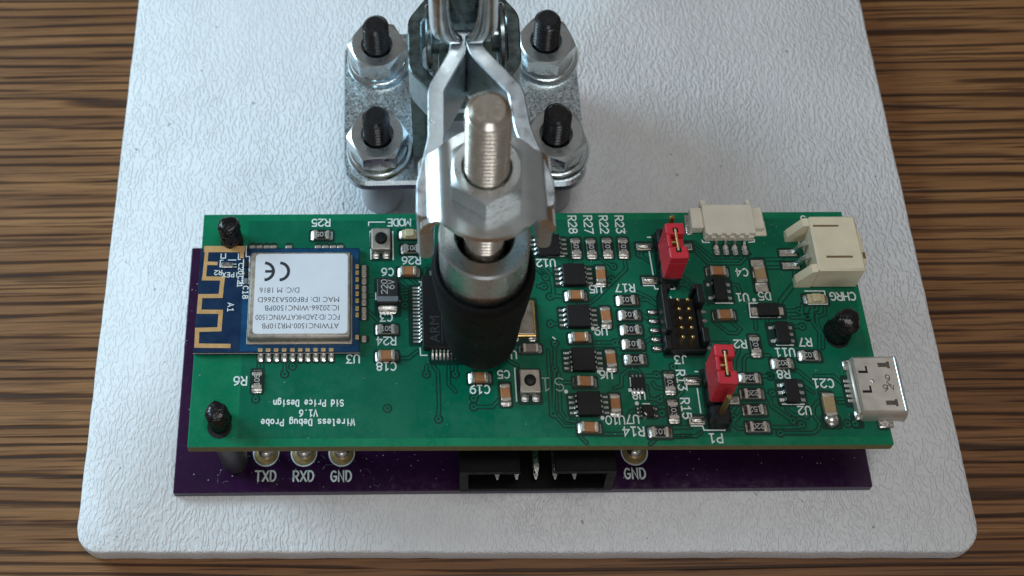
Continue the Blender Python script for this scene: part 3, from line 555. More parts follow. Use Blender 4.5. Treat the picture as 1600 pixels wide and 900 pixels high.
def chip2(name, body, x, y, orient, L, W, H, label=None, jh=None, term=True):
    rz = 0 if orient == 'H' else math.pi/2
    rz += random.uniform(-.035, .035)
    o = put(name, body, grn, (x, y, 0), rz, label=label)
    if term:
        for s in (1, -1): put('terminal', term_mesh(H+.03, W+.04), o, (s*(L/2-.12), 0, 0), 0 if s > 0 else math.pi)
    for s in (1, -1): put('solder_joint', joint_mesh(jh or H*.85, W+.12, .5), o, (s*(L/2+.02), 0, 0), 0 if s > 0 else math.pi)
    if orient == 'H': halo(x, y, L+1.55, W+.65)
    else: halo(x, y, W+.65, L+1.55)
    return o
CODE = {}
def code_mesh(t):
    if t not in CODE:
        mb = MB(); stroke(mb, t, 0, 0, .62, 0, .10, 0, 5.2); CODE[t] = mb.mesh('value_print', 'code_print')
    return CODE[t]
for (x, y), o_, t, r in LAY['resistors']:
    y -= .1
    o = chip2('resistor', R0805_body, x, y, o_, 2.0, 1.25, .5)
    put('coating', R0805_top, o)
    rr = math.radians(r)-(math.pi/2 if o_ == 'V' else 0)
    put('value_print', code_mesh(t), o, (0, 0, .536), rr)
CB = MB().box(-1.0, 1.0, -.60, .60, .05, .82, .07).mesh('capacitor', 'ceramic_brown')
for (x, y), o_ in LAY['capacitors']: chip2('capacitor', CB, x, y, o_, 2.0, 1.22, .85, jh=.5)
CG = MB().box(-.95, .95, -.52, .52, .05, .7, .07).mesh('capacitor', 'ceramic_grey'); chip2('capacitor', CG, *LAY['cap_grey'], 'H', 1.9, 1.05, .72, 'greyish capacitor below the gold crystal', jh=.3)
CT = MB().box(-1.1, 1.1, -.75, .75, .05, .75, .07).mesh('capacitor', 'ceramic_tan')
x, y = LAY['cap_c4']; chip2('capacitor', CT, x, y, 'V', 2.2, 1.5, .78, 'large pale tan capacitor with wide solder pads', jh=.4); put('solder_pad', MB().box(-.85, .85, -.55, .55, 0, .1, .04).mesh('solder_pad', 'tinned', 40), grn, (x, y+1.75, 0)); put('solder_pad', MB().box(-.85, .85, -.55, .55, 0, .1, .04).mesh('solder_pad', 'tinned', 40), grn, (x, y-1.75, 0)); halo(x, y, 2.4, 5.2)
CT2 = MB().box(-1.3, 1.3, -.70, .70, .05, .95, .07).mesh('capacitor', 'ceramic_tan')
x, y = LAY['cap_c21']; o = chip2('capacitor', CT2, x, y+.35, 'V', 2.7, 1.4, .98, 'tan capacitor with a big solder blob at its front end', jh=.7)
blob = MB().lathe([(.95, .02), (1.0, .3), (.85, .65), (.5, .9), (.12, .98)], 20).mesh('solder_blob', 'solder', 180); put('solder_blob', blob, o, (-1.75, 0, 0)); halo(x, y-1.6, 2.7, 1.9)
# tantalum
x, y = LAY['tantalum']; tn = put('tantalum_capacitor', MB().box(-1.42, 1.42, -1.55, 1.85, .15, 1.7, .14).mesh('tantalum_capacitor', 'tantalum_black'), grn, (x, y+.1, 0), label='black tantalum capacitor marked 220 6V')
put('polarity_band', MB().box(-1.40, 1.40, -1.50, -.80, 1.66, 1.72, .02).mesh('polarity_band', 'tantalum_band'), tn)
put('solder_joint', joint_mesh(.75, 2.5, .95), tn, (0, -1.62, 0), -math.pi/2); put('solder_joint', joint_mesh(.4, 2.4, .4), tn, (0, 1.9, 0), math.pi/2)
mb = MB(); stroke(mb, '220', -.45, .55, .80, 90, .11, 1.715, 5.4); stroke(mb, '6V', .48, .85, .80, 90, .11, 1.715, 5.4); put('value_print', mb.mesh('value_print', 'code_print'), tn)
halo(x, y-.1, 3.6, 5.6)
# LEDs
for k, wx in (('led_mode', 2.0), ('led_chrg', 2.3)):
    x, y = LAY[k]; o = put('indicator_led', MB().box(-wx/2, wx/2, -.62, .62, .05, .5, .05).mesh('indicator_led', 'led_body'), grn, (x, y, 0), label='cream indicator light beside the MODE button' if k == 'led_mode' else 'cream charge indicator light marked CHRG')
    put('lens', MB().box(-.65, .65, -.55, .55, .5, .95, .12).mesh('lens', 'led_body', 40), o)
    for s in (1, -1): put('solder_joint', joint_mesh(.4, 1.2, .5), o, (s*wx/2, 0, 0), 0 if s > 0 else math.pi)
    halo(x, y, wx+1.5, 1.9)
# push buttons
def button(x, y, w, l, cap_r, label, cover):
    o = put('push_button', MB().box(-w/2, w/2, -l/2, l/2, .05, 1.35, .12).mesh('push_button', cover), grn, (x, y, 0), label=label)
    put('plunger', MB().lathe([(cap_r*1.06, 1.35), (cap_r*1.04, 1.6), (cap_r*.85, 1.78), (cap_r*.2, 1.85)], 24).mesh('plunger', 'black_plastic', 40), o)
    for sx in (-1, 1):
        put('solder_joint', joint_mesh(.9, .95, .8), o, (sx*w*.27, -l/2, 0), -math.pi/2); put('solder_joint', joint_mesh(.5, .7, .3), o, (sx*w*.30, l/2, 0), math.pi/2)
    for sx in (-1, 1): put('side_clip', MB().box(-.09, .09, -l*.30, l*.30, .1, 1.25, .03).mesh('side_clip', 'black_plastic'), o, (sx*(w/2+.1), 0, 0))
    halo(x, y-.3, w+.6, l+1.8); return o
x, y = LAY['sw_mode']; button(x, y+.35, 2.6, 3.1, .82, 'small push button with round black plunger beside the word MODE', 'beige_metal')
x, y = LAY['sw_s1']; button(x, y+.3, 2.6, 3.0, .72, 'small pale push button with black plunger marked S1', 'beige_metal')
# crystal
x, y = LAY['crystal']; cr = put('crystal', MB().box(-1.65, 1.75, -2.5, 2.5, .05, .75, .12).mesh('crystal', 'crystal_rim'), grn, (x-.05, y+.15, 0), label='rectangular gold rimmed crystal beside the rubber tip')
put('lid', MB().box(-1.4, 1.5, -2.25, 2.25, .75, .86, .08).mesh('lid', 'crystal_lid'), cr)
for sx in (-1.1, 1.2): put('solder_joint', joint_mesh(.4, 1.0, .45), cr, (sx, -2.5, 0), -math.pi/2)
halo(x, y, 4.3, 6.6)
# gull wing packages
PIN = {}
def pin_mesh(w, zt, reach, foot, m='pin_metal'):
    k = (w, zt, reach, foot)
    if k not in PIN:
        t = .13; pr_ = [(-.15, zt), (reach*.35, zt), (reach*.75, .16), (reach*.85, .13), (reach+foot, .10), (reach+foot, .02), (reach*.72, .02), (reach*.55, .10), (reach*.25, zt-t), (-.15, zt-t)]
        PIN[k] = MB().extr_y(pr_, -w/2, w/2).mesh('pin', m, 50)
    return PIN[k]
def package(name, x, y, bw, bl, h, sides, label, pw=.3, reach=.45, foot=.4, mark=None, pitch=.65):
    mb = MB(); t = .06
    mb.prism([(-bw/2+t, -bl/2+t), (bw/2-t, -bl/2+t), (bw/2-t, bl/2-t), (-bw/2+t, bl/2-t)], .12, .2)
    mb.box(-bw/2, bw/2, -bl/2, bl/2, .2, h, .08)
    o = put(name, mb.mesh(name, 'chip_black'), grn, (x, y, 0), random.uniform(-.01, .01), label=label)
    pm_ = pin_mesh(pw, h*.55, reach, foot)
    for side, offs in sides:
        for d in offs:
            if side in 'LR': s = 1 if side == 'R' else -1; put('pin', pm_, o, (s*bw/2, d, 0), 0 if s > 0 else math.pi)
            else: s = 1 if side == 'B' else -1; put('pin', pm_, o, (d, s*bl/2, 0), math.pi/2*s)
    return o
def row(n, pitch): return [(i-(n-1)/2)*pitch for i in range(n)]
for i, ((x, y), nm) in enumerate(zip(LAY['msop'], ('U5', 'U9', 'U6', 'U10'))):
    o = package('chip', x, y, 3.0, 3.0, 1.0, [('L', row(4, .68)), ('R', row(4, .68))], 'square black eight pin chip beside the marking '+nm, pw=.28, reach=.5, foot=.5)
    halo(x, y, 5.6, 3.2)
x, y = LAY['u12']; package('chip', x-.2, y, 3.0, 3.0, 1.0, [('L', row(4, .68)), ('R', row(4, .68))], 'black chip marked U12 half hidden behind the clamp tip', pw=.28, reach=.5, foot=.5); halo(x-.2, y, 5.6, 3.2)
x, y = LAY['u1']; package('chip', x, y, 1.7, 3.1, 1.05, [('L', [.95, -.95]), ('R', [.95, 0, -.95])], 'small black five pin chip marked U1', pw=.4, reach=.35, foot=.35); halo(x, y, 3.9, 3.6)
x, y = LAY['u11']; package('chip', x, y, 1.7, 2.9, 1.05, [('L', [.9, -.9]), ('R', [.9, 0, -.9])], 'small black five pin chip marked U11', pw=.4, reach=.35, foot=.35); halo(x, y, 3.9, 3.4)
x, y = LAY['u2']; package('chip', x, y, 1.7, 3.0, 1.05, [('L', [.95, 0, -.95]), ('R', [.95, 0, -.95])], 'small black six pin chip marked U2', pw=.42, reach=.4, foot=.4); halo(x, y, 3.9, 3.6)
x, y = LAY['u8']; package('chip', x, y, 1.65, 1.35, .75, [('F', row(3, .5)), ('B', row(3, .5))], 'tiny black chip marked U8', pw=.22, reach=.3, foot=.25); halo(x, y, 2.2, 3.0)
x, y = LAY['u7']; package('chip', x, y, 1.45, 1.5, .75, [('L', row(3, .5)), ('R', row(2, .9))], 'tiny black chip marked U7', pw=.22, reach=.3, foot=.25); halo(x, y, 3.0, 1.8)
x, y = LAY['diode']; o = put('diode', MB().box(-1.35, 1.35, -.85, .85, .15, 1.1, .10).mesh('diode', 'chip_black'), grn, (x, y, 0), label='black rectangular diode marked D5'); halo(x, y, 5.2, 2.2)
for s in (1, -1): put('terminal', MB().box(-.1, .85, -.55, .55, .02, .28, .06).mesh('terminal', 'tinned'), o, (s*1.3, 0, 0), 0 if s > 0 else math.pi)
# the big square chip under the rubber tip
QX, QY = 35.12, 17.35
q = package('processor_chip', QX, QY, 10.0, 10.0, 1.45, [], 'large square black processor chip marked ARM below the rubber tip')
qp = pin_mesh(.24, .75, .5, .75)
for i in range(16):
    d = (i-7.5)*.5
    put('pin', qp, q, (-5.0, d, 0), math.pi); put('pin', qp, q, (5.0, d, 0), 0); put('pin', qp, q, (d, -5.0, 0), -math.pi/2); put('pin', qp, q, (d, 5.0, 0), math.pi/2)
for s in (1, -1): halo(QX+s*6.0, QY, 1.7, 8.6); halo(QX, QY+s*6.0, 8.6, 1.7)
put('printed_text', font_mesh('ARM', 3.6, 1.25, 'chip_print'), q, (-3.45, -2.6, 1.456), math.pi/2)
put('underline', MB().strip([(0, -4.4), (0, .8)], .09, 0).mesh('underline', 'chip_print'), q, (-2.5, 0, 1.456))

# ---------------------------------------------------------------- wifi module
mo = put('wifi_module', MB().box(.02, 21.75, 12.0, 26.72, .0, .8, .03).mesh('wifi_module', 'module_blue'), grn, label='dark blue wireless module with gold meander antenna and white labelled shield')
put('solder_mask', MB().prism([(6.05, 12.15), (21.6, 12.15), (21.6, 26.57), (7.05, 26.57), (7.05, 20.4), (6.05, 20.3)], .8, .812).mesh('solder_mask', 'module_blue_pour'), mo)
mb = MB()
AW = [.95, .62, .62, .5, .60]
a = LAY['ant']; mb.strip(a[0], .92, .815, False); mb.strip(a[1], .55, .818, False); mb.strip(a[2], .50, .821, False); mb.strip(a[3], .50, .824, False); mb.strip(a[4], .58, .827, False)
put('antenna', mb.mesh('antenna', 'antenna_copper'), mo)
put('board_rim', MB().strip([(21.8, 11.93), (-.02, 11.93)], .09, .6).mesh('board_rim', 'alumina'), mo)
mb = MB()
for s_ in LAY['modsilk']: mb.strip(s_, .13, .83+.002*random.random(), False)
for t, (x, y), r, h in LAY['modtext']: stroke(mb, t, x, y, h, r, .12, .835, 5.6)
put('module_lettering', mb.mesh('module_lettering', 'silkscreen'), mo)
for i, (x, y) in enumerate(LAY['modbits']):
    w, l = ((1.6, .75), (.5, .8), (.5, .9), (.5, .8))[i]
    put('tiny_component', MB().box(-w/2, w/2, -l/2, l/2, .02, .35, .08).mesh('tiny_component', ('solder', 'overcoat_black', 'overcoat_black', 'tantalum_band')[i]), mo, (x, y, .83))
mb = MB()
for i in range(7): mb.disc(.0, 0, .01, 0)
SX0, SX1, SY0, SY1 = 7.05, 20.65, 13.3, 25.45
sh = put('shield', MB().box(SX0, SX1, SY0, SY1, .82, 2.35, .22).mesh('shield', 'shield_metal', 45), mo)
put('shield_skirt', MB().box(SX0-.15, SX1+.15, SY0-.28, SY1+.1, .82, 1.05, .05).mesh('shield_skirt', 'shield_metal'), mo)
put('paper_label', MB().prism(rounded(7.75, 20.2, 13.85, 25.1, .5, 4), 2.35, 2.40).mesh('paper_label', 'label_white'), mo)
for t, (x, y), w in LAY['lab']: put('label_print', font_mesh(t, w, .72 if ':' not in t or 'MAC' in t else .74, 'label_ink'), mo, (x, y-.04, 2.406), math.pi)
mb = MB()
cx_, cy_ = LAY['ce'][0]; mb.strip(arc(cx_-.55, cy_, 1.22, 1.22, -88, 88, 14), .42, 2.407, False)
cx_, cy_ = LAY['ce'][1]; mb.strip(arc(cx_-.55, cy_, 1.22, 1.22, -88, 88, 14), .42, 2.407, False); mb.strip([(cx_-.45, cy_), (cx_+.55, cy_)], .38, 2.411, False)
put('conformity_mark', mb.mesh('conformity_mark', 'label_ink'), mo)
PW = MB().box(-.40, .40, -.55, .50, .0, .20, .08).mesh('solder_pad', 'solder', 40); PWT = MB().box(-.36, .36, -.45, .45, .0, .32, .10).mesh('solder_pad', 'tinned', 40)
GP = MB().box(-.30, .30, -.16, .30, .78, .84, .03).mesh('gold_finger', 'gold')
FJ = joint_mesh(.55, .72, 1.0)
for x, y in LAY['mod_front']:
    put('solder_joint', FJ, mo, (x, 12.05, 0), -math.pi/2+random.uniform(-.05, .05)); put('gold_finger', GP, mo, (x, 12.25, 0)); halo(x, y-.2, 1.02, 1.9)
for x, y in LAY['mod_right']:
    put('solder_pad', PWT, mo, (x+.05, y, 0), random.uniform(-.05, .05)); put('gold_finger', GP, mo, (21.5, y, .001), math.pi/2); halo(x+.1, y, 1.3, 1.06)
for x, y in LAY['mod_back']:
    put('solder_pad', PWT, mo, (x, y, 0), math.pi/2+random.uniform(-.05, .05)); halo(x, y+.1, 1.06, 1.4)

# ---------------------------------------------------------------- connectors
# four pin ivory socket at the back edge
j = put('cable_socket', None, grn, (72.7, 29.2, 0), label='ivory four pin cable socket on the back edge')
mb = MB(); mb.box(-3.55, 3.35, -1.2, 3.1, .25, 2.15, .08)
for x in (-2.95, -1.72, -.45, .85, 2.1): mb.box(x-.30, x+.30, -1.45, -.9, 1.3, 2.12, .04)
mb.box(-3.4, 3.2, -1.42, -.9, .25, 1.25, .05)
put('housing', mb.mesh('housing', 'ivory_plastic'), j)
put('mounting_ear', MB().box(-5.2, -3.55, -.15, 2.9, .2, 1.75, .15).mesh('mounting_ear', 'ivory_plastic'), j)
mb = MB(); mb.box(3.35, 4.85, -.15, 3.1, .2, 1.5, .15); put('mounting_ear', mb.mesh('mounting_ear', 'ivory_plastic'), j)
for a_, b2 in ((-3.6, -2.9), (2.7, 3.3)): put('latch_tip', MB().box(a_, b2, 3.1, 3.9, .3, 1.9, .05).mesh('latch_tip', 'ivory_plastic'), j)
mb = MB(); mb.box(-5.75, -4.9, -.45, 2.5, .02, .25, .08); put('mounting_tab', mb.mesh('mounting_tab', 'solder', 40), j)
mb = MB(); mb.box(3.4, 5.25, -.65, 1.6, .02, .3, .08); put('mounting_tab', mb.mesh('mounting_tab', 'ivory_plastic', 40), j)
cp = MB().extr_y([(0, .9), (.3, .9), (.7, .2), (1.5, .15), (1.5, .02), (.55, .02), (.1, .55), (0, .55)], -.17, .17).mesh('contact', 'pin_metal', 50)
pd = MB().box(-.38, .38, -.75, .6, .0, .08, .04).mesh('solder_pad', 'solder')
for x, y in LAY['j1pads']: put('contact', cp, j, (x-72.7, -1.4, 0), -math.pi/2); put('solder_pad', pd, j, (x-72.7, y-29.2, 0)); halo(x, y-.1, 1.2, 2.1)
# two pin cream battery socket on the right
b_ = put('battery_socket', None, grn, (84.4, 24.9, 0), label='cream two pin battery socket at the back right corner')
mb = MB()
mb.box(-1.9, 4.35, -3.9, 3.95, .25, 5.4, .25)
mb.box(4.35, 4.9, -2.6, 2.0, .25, 4.6, .12)
put('housing', mb.mesh('housing', 'cream_plastic', 40), b_)
for y0 in (-3.9, 2.75):      # sloped side wings reaching back over the pins
    mb = MB(); prof = [(-4.1, .05), (-1.9, .05), (-1.9, 4.9), (-2.6, 4.7), (-4.1, 1.4)]
    mb.extr_y(prof, y0, y0+1.15); put('side_wing', mb.mesh('side_wing', 'cream_plastic'), b_)
for q in ((-1.5, 1.9, 2.35, 2.62, 5.395, 5.415), (-.6, 2.9, -2.15, -1.85, 5.395, 5.415), (3.6, 4.92, -1.9, -1.0, 4.5, 4.62)): put('moulded_slot', MB().box(*q).mesh('moulded_slot', 'cream_dark'), b_)
bp_ = MB().extr_y([(0, 3.2), (-.5, 3.2), (-1.2, 2.2), (-1.7, .5), (-3.3, .3), (-3.3, .08), (-1.4, .10), (-1.0, .6), (-.6, 2.0), (0, 2.6)], -.28, .28).mesh('contact', 'pin_metal', 50)
wp = MB().box(-1.2, 1.2, -.48, .48, .0, .09, .05).mesh('solder_pad', 'tinned')
for i, (x, y) in enumerate(LAY['j2pads']):
    put('contact', bp_, b_, (-1.8, y-24.9, 0)); put('solder_pad', wp, b_, (x-84.4+.2, y-24.9, 0)); halo(x+.2, y, 3.0, 1.5)
# micro usb socket, overhanging the right edge
u = put('usb_socket', None, grn, (87.95, 6.8, 0), label='silver micro USB socket overhanging the right edge')
mb = MB()
prof = [(-3.85, .0), (-3.85, 1.0), (-3.7, 2.2), (-3.35, 2.62), (3.35, 2.62), (3.7, 2.2), (3.85, 1.0), (3.0, .0)]   # y,z
n = len(prof); vs = [(-2.6, a, z) for a, z in prof]+[(2.55, a, z) for a, z in prof]+[(2.9, a*1.04, z*1.03) for a, z in prof]
vs += [(2.9, a*.92, .15+z*.88) for a, z in prof]+[(-1.0, a*.92, .15+z*.88) for a, z in prof]
fs = [tuple(range(n-1, -1, -1))]+[(k*n+i, k*n+(i+1) % n, (k+1)*n+(i+1) % n, (k+1)*n+i) for k in range(4) for i in range(n)]+[tuple(4*n+i for i in range(n))]
mb.add(vs, fs); put('shell', mb.mesh('shell', 'usb_metal', 35), u)
put('front_lip', MB().box(2.58, 2.95, -3.5, 3.5, 2.62, 2.72, .04).mesh('front_lip', 'usb_bright'), u)
for sy in (2.45, -2.45):
    put('spring_slot', MB().prism([(.35, sy-.28), (1.5, sy-.28), (1.5, sy-.45), (1.85, sy-.45), (1.85, sy+.45), (1.5, sy+.45), (1.5, sy+.28), (.35, sy+.28)], 2.612, 2.628).mesh('spring_slot', 'usb_slot'), u)
for sy in (1.55, -1.0):
    put('shell_cutout', MB().prism([(-2.3, sy-.16), (-1.1, sy-.16), (-1.1, sy+.75), (-1.35, sy+.75), (-1.35, sy+.16), (-2.3, sy+.16)], 2.612, 2.63).mesh('shell_cutout', 'dark_hole'), u)
mb = MB(); stroke(mb, '9', 1.25, .72, .85, 0, .12, 2.63); stroke(mb, '2', 1.30, -.45, .8, 80, .12, 2.63); stroke(mb, '6', .70, -.55, .8, 185, .12, 2.634); mb.strip([(1.0, .15), (1.5, -.2)], .12, 2.64)
put('stamped_number', mb.mesh('stamped_number', 'usb_stamp'), u)
put('dimple', MB().lathe([(.26, 2.6), (.2, 2.7), (.05, 2.73)], 14).mesh('dimple', 'usb_bright', 60), u, (-.75, .35, 0))
put('rear_frame', MB().box(-3.05, -2.62, -3.4, 3.4, .1, 1.7, .15).mesh('rear_frame', 'usb_metal', 40), u)
put('anchor_tab', MB().box(-.4, 1.5, -4.75, -3.8, -.02, .35, .12).mesh('anchor_tab', 'solder', 40), u)
put('anchor_tab', MB().box(-3.5, -2.9, 2.6, 3.9, .0, .8, .15).mesh('anchor_tab', 'solder', 40), u); put('anchor_tab', MB().box(-3.3, -2.3, -3.9, -2.6, .0, .9, .2).mesh('anchor_tab', 'solder', 40), u)
up = MB().box(-.42, .3, -.19, .19, .0, .22, .05).mesh('contact', 'tinned')
for x, y in LAY['usbpads']: put('contact', up, u, (x-87.95, y-6.8, 0))
halo(84.6, 6.8, 1.3, 4.2); halo(85.0, 3.0, 1.6, 2.0); halo(88.2, 2.6, 1.5, 1.6)
# pin strips P and their pads
GPIN = MB().box(-.32, .32, -.32, .32, .6, 8.3, .14).mesh('pin', 'shaded_gold')
LPAD = MB().box(-1.1, .9, -.50, .50, .0, .09, .05).mesh('solder_pad', 'tinned'); LFOOT = MB().box(-.9, 1.2, -.32, .32, .09, .5, .16).mesh('foot', 'solder', 50)
def strip_header(x, y0, pads, label):      # three pins at y0, y0+2.54, y0+5.08
    o = put('pin_header', None, grn, (x, y0, 0), label=label)
    mb = MB()
    for i in range(3): mb.box(-1.25, 1.25, i*2.54-1.25, i*2.54+1.25, .45, 2.75, .35)
    put('insulator', mb.mesh('insulator', 'black_plastic'), o)
    for i in range(3): put('pin', GPIN, o, (0, i*2.54, 0), random.uniform(-.03, .03))
    for px_, py_ in pads:
        r = 0 if px_ < x else math.pi
        put('solder_pad', LPAD, o, (px_-x, py_-y0, 0), r); put('foot', LFOOT, o, (px_-x, py_-y0, 0), r); halo(px_, py_, 2.9, 1.7)
    halo(x, y0+2.54, 3.0, 8.2); return o
H1 = (63.55, 22.3); H2 = (67.35, 3.15)
strip_header(H1[0], H1[1], LAY['jp1pads'], 'black three pin strip with red jumper behind the ten pin header')
strip_header(H2[0], H2[1], LAY['jp2pads'], 'black three pin strip marked P1 at the front edge')
# fine pitch ten pin box header
j3 = put('box_header', None, grn, (64.3, 15.1, 0), label='black ten pin header with gold pins in an open box')
mb = MB(); mb.box(-2.0, 2.0, -3.4, 3.9, .3, 1.3, .1)
mb.box(-2.75, -1.95, -1.7, 4.6, .5, 4.3, .08); mb.box(1.95, 2.75, -3.2, -1.2, .5, 3.9, .08); mb.box(1.95, 2.75, 2.0, 4.6, .5, 4.3, .08); mb.box(1.95, 2.6, -1.2, 2.0, .5, 2.2, .08)
mb.box(-2.75, -1.95, -3.5, -1.7, .5, 2.6, .08); mb.box(-2.75, 2.75, -3.5, -3.1, .5, 1.6, .08); mb.box(-2.75, -1.5, 3.95, 4.6, .5, 4.28, .05); mb.box(1.5, 2.75, 3.95, 4.6, .5, 4.28, .05)
put('shroud', mb.mesh('shroud', 'black_plastic'), j3)
sp = MB().box(-.2, .2, -.2, .2, 1.2, 4.1, .1).mesh('pin', 'shaded_gold')
for i in range(5):
    for s in (-.64, .64): put('pin', sp, j3, (s, (i-2)*1.27+.0, 0))
fj = MB().box(-.75, .6, -.28, .28, 0, .42, .15).mesh('solder_joint', 'solder', 50)
for i in range(5):
    put('solder_joint', fj, j3, (60.95-64.3, LAY['j3pads'][i][1]-15.1, 0)); put('solder_joint', fj, j3, (67.2-64.3, LAY['j3pads'][i][1]-15.1, 0), math.pi); halo(60.95, LAY['j3pads'][i][1], 1.9, 1.0)
halo(64.3, 15.4, 5.6, 8.2)

# silkscreen: every marking a flat part of its own
for t, (x, y), r, h in LAY['texts']:
    mb = MB(); fat = t != 'S1'; stroke(mb, t, 0, 0, h, r, (.19 if t not in ('U7', 'U10') else .16) if fat else .17, 0, (5.2 if len(t) < 4 and t not in ('U10', 'U7') else 4.8) if fat else 6.2)
    put('printed_marking', mb.mesh('printed_marking', 'silkscreen' if fat else 'silkscreen_thin'), grn, (x, y, .075))
for t, (x, y), w in LAY['lines3']: mb = MB(); stroke(mb, t, 0, 0, .80, 180, .165, 0, 5.5, w); put('printed_marking', mb.mesh('printed_marking', 'silkscreen'), grn, (x, y-.1, .075))
for i, s_ in enumerate(LAY['silk']): put('printed_line', MB().strip(s_, .17, .074+.003*(i % 3), False).mesh('printed_line', 'silkscreen'), grn)
for x, y in LAY['dots']: put('printed_dot', MB().disc(0, 0, .26, 0, 12).mesh('printed_dot', 'silkscreen'), grn, (x, y, .09))
for x, y in LAY['pegs']: put('peg_hole', MB().disc(0, 0, 1.58, 0, 24).mesh('peg_hole', 'dark_hole'), grn, (x, y+.15, .026))
put('pad_clearance', gap.mesh('pad_clearance', 'gap_green'), grn, kind='stuff')

# ---------------------------------------------------------------- jumpers
GW = grn.matrix_world.copy()
def jumper(x, y, rz, label):
    t = thing('jumper_cap', label, 'jumper', group='red jumper caps on the pin strips'); t.matrix_world = GW @ Matrix.Translation((x, y, 2.85)) @ Matrix.Rotation(rz, 4, 'Z')
    mb = MB()
    mb.box(-1.22, 1.22, -2.5, 2.5, 0, 4.6, .12)
    mb.box(-1.25, 1.25, -2.5, -.85, 4.6, 6.3, .16); mb.box(-1.25, 1.25, .95, 2.5, 4.6, 6.3, .16); mb.box(-1.25, -.75, -.85, .95, 4.6, 6.3, .1); 
    put('body', mb.mesh('body', 'red_plastic'), t)
    mb = MB(); mb.box(-.12, .12, -1.5, 1.6, 4.6, 6.42, .04); mb.box(-.75, -.1, -.15, .12, 4.9, 5.8, .04); put('contact', mb.mesh('contact', 'gold'), t)
    put('socket_hole', MB().box(-.36, .36, -1.72, -1.05, 6.29, 6.315).mesh('socket_hole', 'dark_hole'), t); put('socket_hole', MB().box(-.36, .36, 1.1, 1.75, 6.29, 6.315).mesh('socket_hole', 'dark_hole'), t)
    return t
jumper(H1[0]-.05, H1[1]+1.27, .02, 'red jumper cap nearest the back edge of the green board, beside the ivory socket')
jumper(H2[0], H2[1]+3.81, -.03, 'red jumper cap nearer the front edge, above the P1 marking')

# ---------------------------------------------------------------- pegs
def peg(x, y, top, r, lean, label, seed, bulge=0.0):
    P0 = GW @ Vector((x, y, 0)); t = thing('locating_peg', label, 'peg', (P0.x, P0.y, PZ), 'black plastic pegs through the corners of the boards')
    h0 = P0.z-PZ; mb = MB(); n = 40; vs = []; fs = []
    zs = []; z = 0
    while z < h0+top-r*.7: zs.append((z, 1.0)); z += .14 if z > h0-1 else 2.0
    for q_ in range(1, 8): a = q_/7*math.pi/2; zs.append((h0+top-r*.7+r*.55*math.sin(a), max(.08, math.cos(a)**.5)))
    for k, (z, s) in enumerate(zs):
        up_ = max(0, z-h0)
        for i in range(n):
            a = 2*math.pi*i/n
            rr = r*s*(1+.045*math.sin(z*15.0+a+2*noise.noise(Vector((z, a, 0))))*(1 if up_ > 0 else 0)+.20*noise.noise(Vector((math.cos(a)*1.1, math.sin(a)*1.1, z*.6+seed*7)))+.11*noise.noise(Vector((math.cos(a)*3, math.sin(a)*3, z*1.9+seed*5))) + (bulge*math.exp(-up_*1.1)))
            vs.append((rr*math.cos(a)+lean[0]*up_, rr*math.sin(a)+lean[1]*up_, z))
    for k in range(len(zs)-1):
        for i in range(n): jj = (i+1) % n; fs.append((k*n+i, k*n+jj, (k+1)*n+jj, (k+1)*n+i))
    fs += [tuple(range(n-1, -1, -1)), tuple((len(zs)-1)*n+i for i in range(n))]
    mb.add(vs, fs); put('shaft', mb.mesh('shaft', 'peg_plastic', 180), t); put('sleeve', MB().lathe([(r+.1, 0), (r+.45, .1), (r+.45, h0-2.1), (r+.2, h0-1.9)], 28).mesh('sleeve', 'sleeve_plastic', 40), t)
pg = LAY['pegs']
peg(pg[0][0], pg[0][1]+.3, 5.8, 1.40, (.02, 0), 'shiny black plastic peg at the back left corner, behind the gold antenna', 1)
peg(pg[1][0], pg[1][1]+.75, 4.4, 1.38, (0, 0), 'stubby black plastic peg at the front left corner of the green board', 2, .04)
peg(pg[2][0]+.0, pg[2][1]+.6, 5.6, 1.5, (.12, .02), 'leaning black plastic peg near the right edge beside the micro USB socket', 3, .12)

# ---------------------------------------------------------------- toggle clamp
FZ = -3.2
cl = thing('toggle_clamp', 'silver zinc plated toggle clamp pressing a black rubber tip onto the green board', 'toggle clamp', (37.4, 50, FZ-1.8))
def cp_(name, me, label=None): 
    o = put(name, me, cl, (-37.4, -50, -(FZ-1.8)), label=label); return o
def flange(x0, x1, y0, y1, side):
    r = 3.6; P = []
    if side < 0:
        P = [(x1, y0), (x1, y1)]+[(x0+r+r*math.cos(math.radians(a)), y1-r+r*math.sin(math.radians(a))) for a in range(90, 181, 15)]+[(x0+r+r*math.cos(math.radians(a)), y0+r+r*math.sin(math.radians(a))) for a in range(180, 271, 15)]
        P = P[::-1]; P = [P[0]]+P[1:]
        P = P[::-1]
    else:
        P = [(x0, y1), (x0, y0)]+[(x1-r+r*math.cos(math.radians(a)), y0+r+r*math.sin(math.radians(a))) for a in range(-90, 1, 15)]+[(x1-r+r*math.cos(math.radians(a)), y1-r+r*math.sin(math.radians(a))) for a in range(0, 91, 15)]
    return MB().prism(P, FZ-1.8, FZ, b=.5)
cp_('foot_flange', flange(19.3, 31.9, 37.2, 62.4, -1).mesh('foot_flange', 'zinc_plate', 30))
cp_('foot_flange', flange(42.9, 54.1, 36.4, 62.2, 1).mesh('foot_flange', 'zinc_plate', 30))
mb = MB(); mb.box(31.9, 42.9, 49.9, 61, FZ-1.8, FZ-.02); mb.box(31.9, 35.0, 47.9, 49.9, FZ-1.8, FZ-.02); mb.box(38.2, 42.9, 47.9, 49.9, FZ-1.8, FZ-.02); mb.box(35.0, 38.2, 47.9, 48.3, FZ-1.8, FZ-.02)
cp_('cross_web', mb.mesh('cross_web', 'zinc_dark'))
